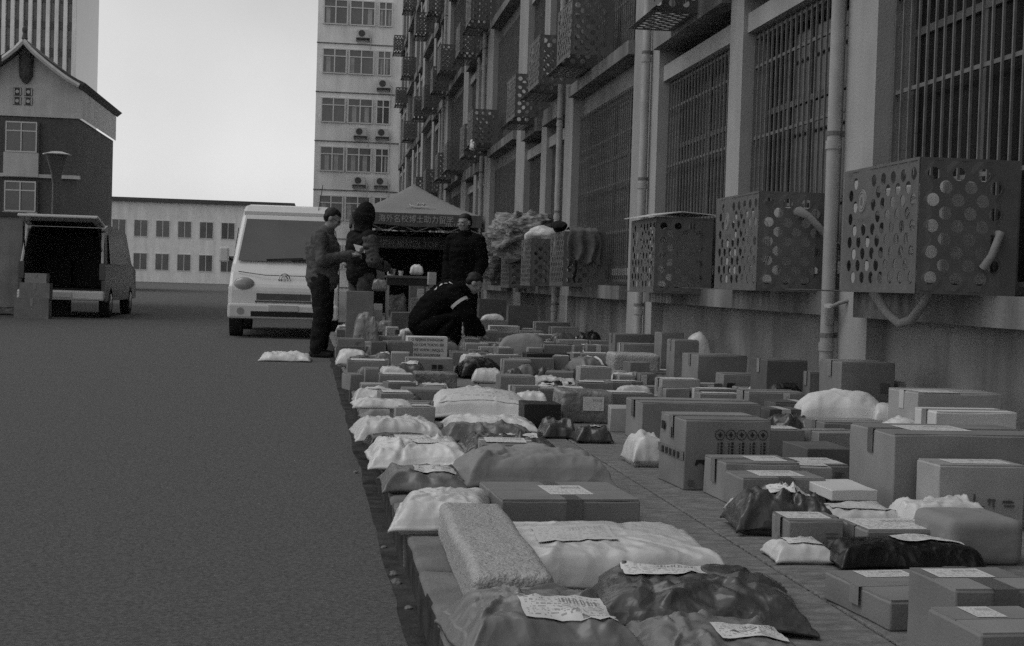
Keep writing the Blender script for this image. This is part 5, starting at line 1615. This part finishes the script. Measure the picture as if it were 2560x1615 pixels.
def person(label, loc, rz, J, jacket, trousers, hair=True, hood=False, face=(0, -1, -.1), quilt=0.0, coat_len=.0, glasses=False, fist=.9):
    t = thing('person', label, 'person', loc, rz)
    b = MB()
    V = {k: Vector(v) for k, v in J.items()}
    tr, M_ = head(b, V['head'], face)
    limb(b, [V['neck'], V['neck'].lerp(V['head'], .6)], [.058, .052])
    limb(b, [V['pelvis'], V['waist'], V['chest']], [.135, .125, .15])
    limb(b, [V['chest'], V['neck']], [.13, .06])
    for s in 'lr':
        limb(b, [V['sh' + s], V['el' + s], V['wr' + s]], [.055, .042, .028])
        limb(b, [V['chest'], V['sh' + s]], [.1, .06])
        limb(b, [V['hip' + s], V['kn' + s], V['an' + s]], [.085, .058, .04])
        d = (V['wr' + s] - V['el' + s]).normalized()
        hand(b, V['wr' + s] + d * .01, d, Vector((-1 if s == 'l' else 1, -.6, 0)), fist)
    obj_ = link('body', remeshed(b, 'body', .0095, SKIN, smooth=1), t)
    for s in (-1, 1):
        e = MB()
        e.ball(tuple(tr((s * .032, .0855, .008))), (.0105, .0085, .0065), 10, 6)
        obj('eye', e, HAIR, t, smooth=True)
    if hair:
        h = MB()
        h.ball((0, 0, 0), (.083, .098, .080), 22, 14, lambda v: tr(Vector((v.x, v.y - .022, max(v.z + .046, (.066 if v.y > .03 else .0)))) + Vector((noise.noise(v * 40), noise.noise(v * 37), noise.noise(v * 43))) * .008))
        h.ball((0, 0, 0), (.081, .05, .07), 18, 10, lambda v: tr(Vector((v.x, v.y - .06, v.z + .005)) + v.normalized() * noise.noise(v * 45) * .005))
        link('hair', remeshed(h, 'hair', .008, HAIR, .003, 3), t)
    if glasses:
        g = MB()
        for s in (-1, 1):
            g.tube([tr((s * .034 + .024 * math.cos(2 * math.pi * k / 16), .096, .006 + .018 * math.sin(2 * math.pi * k / 16))) for k in range(17)], .0022, 5, False)
            g.tube([tr((s * .056, .094, .010)), tr((s * .08, .0, .012))], .002, 5)
        obj('glasses', g, HAIR, t)
    # jacket: trunk and sleeves over the body
    j = MB()
    lo = V['pelvis'] + (V['pelvis'] - V['waist']).normalized() * coat_len
    limb(j, [lo, V['waist'], V['chest']], [.19, .175, .195])
    side = (V['shl'] - V['shr']) * .22
    limb(j, [lo + side * .55, V['waist'] + side * .6, V['chest'] + side * .7], [.15, .14, .15])
    limb(j, [lo - side * .55, V['waist'] - side * .6, V['chest'] - side * .7], [.15, .14, .15])
    limb(j, [V['chest'], V['neck']], [.16, .088])
    for s in 'lr':
        e_ = V['wr' + s].lerp(V['el' + s], .08)
        limb(j, [V['chest'], V['sh' + s]], [.13, .092])
        limb(j, [V['sh' + s], V['el' + s], e_], [.092, .076, .055])
    jk = link('jacket', remeshed(j, 'jacket', .016, jacket[0], .016, loc[0] * 7, quilt), t)
    if hood:
        h = MB()
        h.ball((0, 0, 0), (.125, .14, .16), 20, 14, lambda v: tr(Vector((v.x * (1 - max(0, v.z) * 2.6), v.y - .045, v.z + .035 + max(0, v.z) * .25))))
        h.tube([V['neck'] - Vector((0, 0, .02)), V['neck'].lerp(V['head'], .7)], [.125, .10], 16)
        link('hood', remeshed(h, 'hood', .014, jacket[0], .010, 9), t)
    else:
        c = MB()
        c.tube([V['neck'] - Vector((0, 0, .03)), V['neck'].lerp(V['head'], .42)], [.098, .082], 18)
        link('collar', remeshed(c, 'collar', .012, jacket[0], .004, 2), t)
    if jacket[1]:
        sv = MB()
        for s in 'lr':
            e_ = V['wr' + s].lerp(V['el' + s], .07)
            limb(sv, [V['sh' + s].lerp(V['el' + s], .12), V['el' + s], e_], [.098, .086, .06])
        link('sleeves', remeshed(sv, 'sleeves', .014, jacket[1], .016, 5), t)
    tz = MB()
    limb(tz, [V['pelvis'], V['waist'].lerp(V['pelvis'], .4)], [.165, .15])
    for s in 'lr': limb(tz, [V['pelvis'].lerp(V['hip' + s], .6), V['hip' + s], V['kn' + s], V['an' + s] + Vector((0, 0, .02))], [.12, .115, .088, .075])
    link('trousers', remeshed(tz, 'trousers', .015, trousers, .014, 8), t)
    for s in 'lr':
        a = V['an' + s]
        sh_ = MB()
        limb(sh_, [a + Vector((0, .05, -.045)), a + Vector((0, -.05, -.05)), a + Vector((0, -.15, -.058))], [.045, .045, .036])
        so_ = remeshed(sh_, 'shoe', .012, RUB)
        for v in so_.vertices: v.co.z = max(v.co.z, .004)
        link('shoe', so_, t)
    return t, V, jk

STAND = dict(head=(0, -.03, 1.62), neck=(0, 0, 1.45), chest=(0, .01, 1.26), waist=(0, .0, 1.06), pelvis=(0, .0, .92),
             shl=(-.19, .01, 1.38), shr=(.19, .01, 1.38), ell=(-.25, .03, 1.10), elr=(.25, .03, 1.10), wrl=(-.24, -.10, .88), wrr=(.24, -.10, .88),
             hipl=(-.10, 0, .88), hipr=(.10, 0, .88), knl=(-.11, -.02, .48), knr=(.11, -.02, .48), anl=(-.12, .02, .09), anr=(.12, .02, .09))
def at(px, y): return PY(px, 700, y).x
# man in the padded coat, arms at his sides, half turned towards the hooded man
J = dict(STAND, wrl=(-.16, -.18, .86), ell=(-.26, .02, 1.10))
person('man in a black padded coat standing with bare head turned, in front of the tent', (at(1160, 18.6), 18.6, 0), math.radians(-38), J, (COATB, None), COATB, face=(-.1, -1, -.08), quilt=.010, coat_len=.12)
# hooded man, back to the camera, left arm bent
J = dict(STAND, head=(0, -.05, 1.60), wrr=(.14, -.30, 1.02), elr=(.28, -.02, 1.08), wrl=(-.12, -.30, 1.0), ell=(-.28, -.01, 1.08))
person('man in a peaked dark hood and grey sleeves standing by the tall grey carton', (at(903, 18.4), 18.4, 0), math.radians(118), J, (COATD, COATG), CAMO, hair=False, hood=True, face=(0, -1, -.35))
# man with glasses reading something in his hand
J = dict(STAND, head=(0, -.10, 1.60), neck=(0, -.02, 1.44), wrr=(.10, -.34, 1.20), elr=(.26, -.06, 1.12), wrl=(-.10, -.33, 1.18), ell=(-.26, -.05, 1.12))
ta, VA, _ = person('man in glasses bending his head over a slip in his hands, beside the white van', (at(806, 17.6), 17.6, RZ), math.radians(78), J, (COATG, None), COATD, face=(0, -1, -.55), glasses=True)
ta.scale = (1.06, 1.06, 1.06)
sl = obj('paper_slip', MB().box(-.06, .06, -.09, .09, 0, .002), WBOX, loc=(ta.location.x + .44, 17.62, 1.22), rz=.3)
sl.rotation_euler = (.5, .2, .3)
tag(sl, 'white slip of paper in the hands of the man in glasses', 'paper')
# courier crouching among the parcels
J = dict(head=(0, -.36, .80), neck=(0, -.22, .74), chest=(0, -.06, .64), waist=(0, .12, .50), pelvis=(0, .20, .34),
         shl=(-.18, -.12, .68), shr=(.18, -.12, .68), ell=(-.24, -.30, .44), elr=(.24, -.28, .44), wrl=(-.14, -.46, .24), wrr=(.16, -.44, .24),
         hipl=(-.11, .16, .30), hipr=(.11, .16, .30), knl=(-.17, -.20, .44), knr=(.17, -.20, .44), anl=(-.14, .06, .09), anr=(.14, .06, .09))
tc, VC, jk = person('courier in a black jacket with pale reflective strips, crouching over the parcels', (at(1108, 17.0), 17.0, 0), math.radians(84), J, (COATB, None), COATB, face=(0, -1, -.75))
tc.scale = (1.04, 1.04, 1.04)
me = jk.data
st = MB()
def on_jacket(p):
    ok, q, n_, _i = jk.closest_point_on_mesh(Vector(p))
    return q, n_
for k in range(4):
    u = k / 3
    pts = []
    for dv in (-.022, .022):
        for du in (-.028, .028):
            q, n_ = on_jacket((-.20, -.10 + .24 * u + du * .8, .93 - .13 * u + dv * 1.1))
            pts.append(q + n_ * .006)
    st.add(pts, [(0, 1, 3, 2)])
obj('reflective_strip', st, REFL, tc)
bd_ = MB()
a, b = VC['shl'], VC['ell']
m0, m1 = a.lerp(b, .38), a.lerp(b, .50)
bd_.tube([m0, m1], [.112, .109], 18, False)
obj('reflective_strip', bd_, REFL, tc)

# things held, hung and heaped
q = PY(946, 690, 18.2)
pillow('clear plastic bag of papers hanging from the hand of the hooded man', 930, 968, 700, 728, .16, .14, z0=.70, m=CLEAR, boxy=2.2, wr=.03)
PLACED.pop()
o = carton('flat grey carton held against his leg by the hooded man', 930, 958, 660, None, .26, .05, z0=.86, m=CARD, tape=None)

def drape(name, label, cat, m, nu, nv, fn, thick=.006):
    vs = [fn(i / nu, j / nv) for j in range(nv + 1) for i in range(nu + 1)]
    W = nu + 1
    o = obj(name, MB().add(vs, [(j * W + i, j * W + i + 1, (j + 1) * W + i + 1, (j + 1) * W + i) for j in range(nv) for i in range(nu)]), m, smooth=False)
    o.data.polygons.foreach_set('use_smooth', [True] * len(o.data.polygons))
    s = o.modifiers.new('cloth', 'SOLIDIFY')
    s.thickness = thick
    return tag(o, label, cat)
# jacket hung over the end of the cage at 18 m: falls down the end panel
def jacket_fn(u, v):
    x = 3.10 + .40 * u + .02 * math.sin(v * 9 + u * 3)
    fold = .028 * math.sin(u * 17 + v * 2) + .02 * noise.noise(Vector((u * 5, v * 4, 1)))
    if v < .25:
        a = v / .25
        return (x, 18.07 + .20 * (1 - a) - .02, 1.56 + .03 * math.sin(a * 3.1) + .02 * noise.noise(Vector((u * 6, v * 6, 3))))
    a = (v - .25) / .75
    ln = .44 - .05 * abs(math.sin(u * 5)) + (.05 if u < .2 or u > .85 else 0)
    return (x * 1 + (u - .5) * .06 * a, 18.03 - .03 - fold * min(1, a * 2) - .02 * a, 1.56 - ln * a)
drape('hung_jacket', 'grey jacket hung over the rim of a cage, hem and sleeve dangling', 'jacket', CLOTHM, 34, 26, jacket_fn)
slv = MB()
slv.tube([(3.18, 18.0, 1.55), (3.16, 17.95, 1.36), (3.20, 17.96, 1.18), (3.22, 17.98, 1.0)], [.045, .055, .04, .03], 10)
tag(obj('trailing_strap', MB().tube([(3.19, 17.99, 1.2), (3.20, 17.97, 1.06), (3.17, 17.98, .93), (3.19, 17.98, .88)], [.02, .016, .018, .012], 8), COATD, smooth=True), 'dark strap trailing down from the hung jacket', 'strap')
tag(obj('dark_bundle', MB().ball((3.06, 18.6, 1.62), (.10, .28, .075), 16, 10, lambda v: v + Vector((noise.noise(v * 9), noise.noise(v * 8), noise.noise(v * 7))) * .05), COATD, smooth=True), 'dark bundled cloth lying on the rim beside the hung jacket', 'cloth')
# striped sacking heaped in the cage at 23 m
def heap(name, label, m, c, r, seed, k=.12):
    o = obj(name, MB().ball((0, 0, 0), r, 40, 26, lambda v: v + v.normalized() * ((1 - abs(noise.noise(v * 4.2 + Vector((seed, 0, 0)))) * 2.4) * k + (1 - abs(noise.noise(Vector((v.x * 6, v.y * 6, v.z * 14)) + Vector((0, seed, 0)))) * 2.4) * k * .55 + noise.noise(v * 16 + Vector((0, seed, 0))) * k * .3)), m, loc=c, smooth=False)
    o.data.polygons.foreach_set('use_smooth', [True] * len(o.data.polygons))
    return tag(o, label, 'sacking')
heap('striped_sacking', 'big heap of pale striped sacking bulging out of a cage', STRIPE, (3.12, 23.7, 1.62), (.30, .46, .30), 2, .16)
heap('striped_sacking', 'checked piece of sacking on top of the striped heap', STRIPE, (3.40, 23.2, 1.82), (.24, .3, .13), 5, .10)
heap('striped_sacking', 'striped sacking hanging out at the foot of the low cage', STRIPE, (2.98, 25.4, 1.25), (.18, .3, .36), 8, .06)
heap('white_bag', 'pale plastic bag draped over the rim of a cage by the sacking', WFILM, (3.28, 21.3, 1.58), (.26, .24, .10), 3, .05)
# pale board on the cage at 13 m
bd2 = obj('pale_board', MB().add([(0, 0, 0), (.62, .0, .03), (.62, 1.15, .06), (0, 1.15, .02), (.3, -.02, .05), (.3, 1.17, .08)], [(0, 4, 5, 3), (4, 1, 2, 5)]), WBOX, loc=(2.98, 12.92, 1.515))
sm = bd2.modifiers.new('thick', 'SOLIDIFY')
sm.thickness = .008
tag(bd2, 'pale sagging board laid over the open top of a cage', 'board')
rg = obj('cage_rag', MB().ball((0, 0, 0), (.07, .14, .12), 16, 10, lambda v: v + Vector((noise.noise(v * 14), noise.noise(v * 12), noise.noise(v * 11))) * .05), WFILM, loc=(3.08, 30.3, 3.78), smooth=True)
tag(rg, 'white rag caught under the corner of an upper cage', 'rag')
wr_ = obj('pipe_wrap', MB().ball((0, 0, 0), (.09, .08, .09), 16, 10, lambda v: v + Vector((noise.noise(v * 17), noise.noise(v * 15), noise.noise(v * 16))) * .05), WFILM, loc=(3.40, 15.68, .16), smooth=True)
tag(wr_, 'crumpled white wrapping round the foot of the crooked drainpipe', 'wrapping')

import os
if os.environ.get('OVERLAP'):
    def corners(p):
        _, x, y, w_, d, h, z0, a = p
        c, s = math.cos(a), math.sin(a)
        return [(x + u * c - v * s, y + u * s + v * c) for u, v in ((-w_ / 2, 0), (w_ / 2, 0), (w_ / 2, d), (-w_ / 2, d))]
    def pen(A, B):
        best = 9
        for Q in (A, B):
            for i in range(4):
                ex, ey = Q[(i + 1) % 4][0] - Q[i][0], Q[(i + 1) % 4][1] - Q[i][1]
                l = math.hypot(ex, ey)
                nx, ny = -ey / l, ex / l
                a = [p[0] * nx + p[1] * ny for p in A]
                b = [p[0] * nx + p[1] * ny for p in B]
                o = min(max(a), max(b)) - max(min(a), min(b))
                if o <= 0: return 0
                best = min(best, o)
        return best
    for p in PLACED:
        if max(c[0] for c in corners(p)) > 3.62: print('WALL', p[0][:50], [round(v, 2) for v in p[1:7]])
    for i, p in enumerate(PLACED):
        for q in PLACED[i + 1:]:
            if min(p[6] + p[5], q[6] + q[5]) - max(p[6], q[6]) < .012: continue
            o = pen(corners(p), corners(q))
            if o > .035: print('OV %.2f | %.2f %s | %.2f %s' % (o, p[2], p[0][:46], q[2], q[0][:46]))
    for p in PLACED: print('PL %-48s x%.2f y%.2f w%.2f d%.2f h%.2f z%.2f' % ((p[0][:48],) + tuple(p[1:7])))
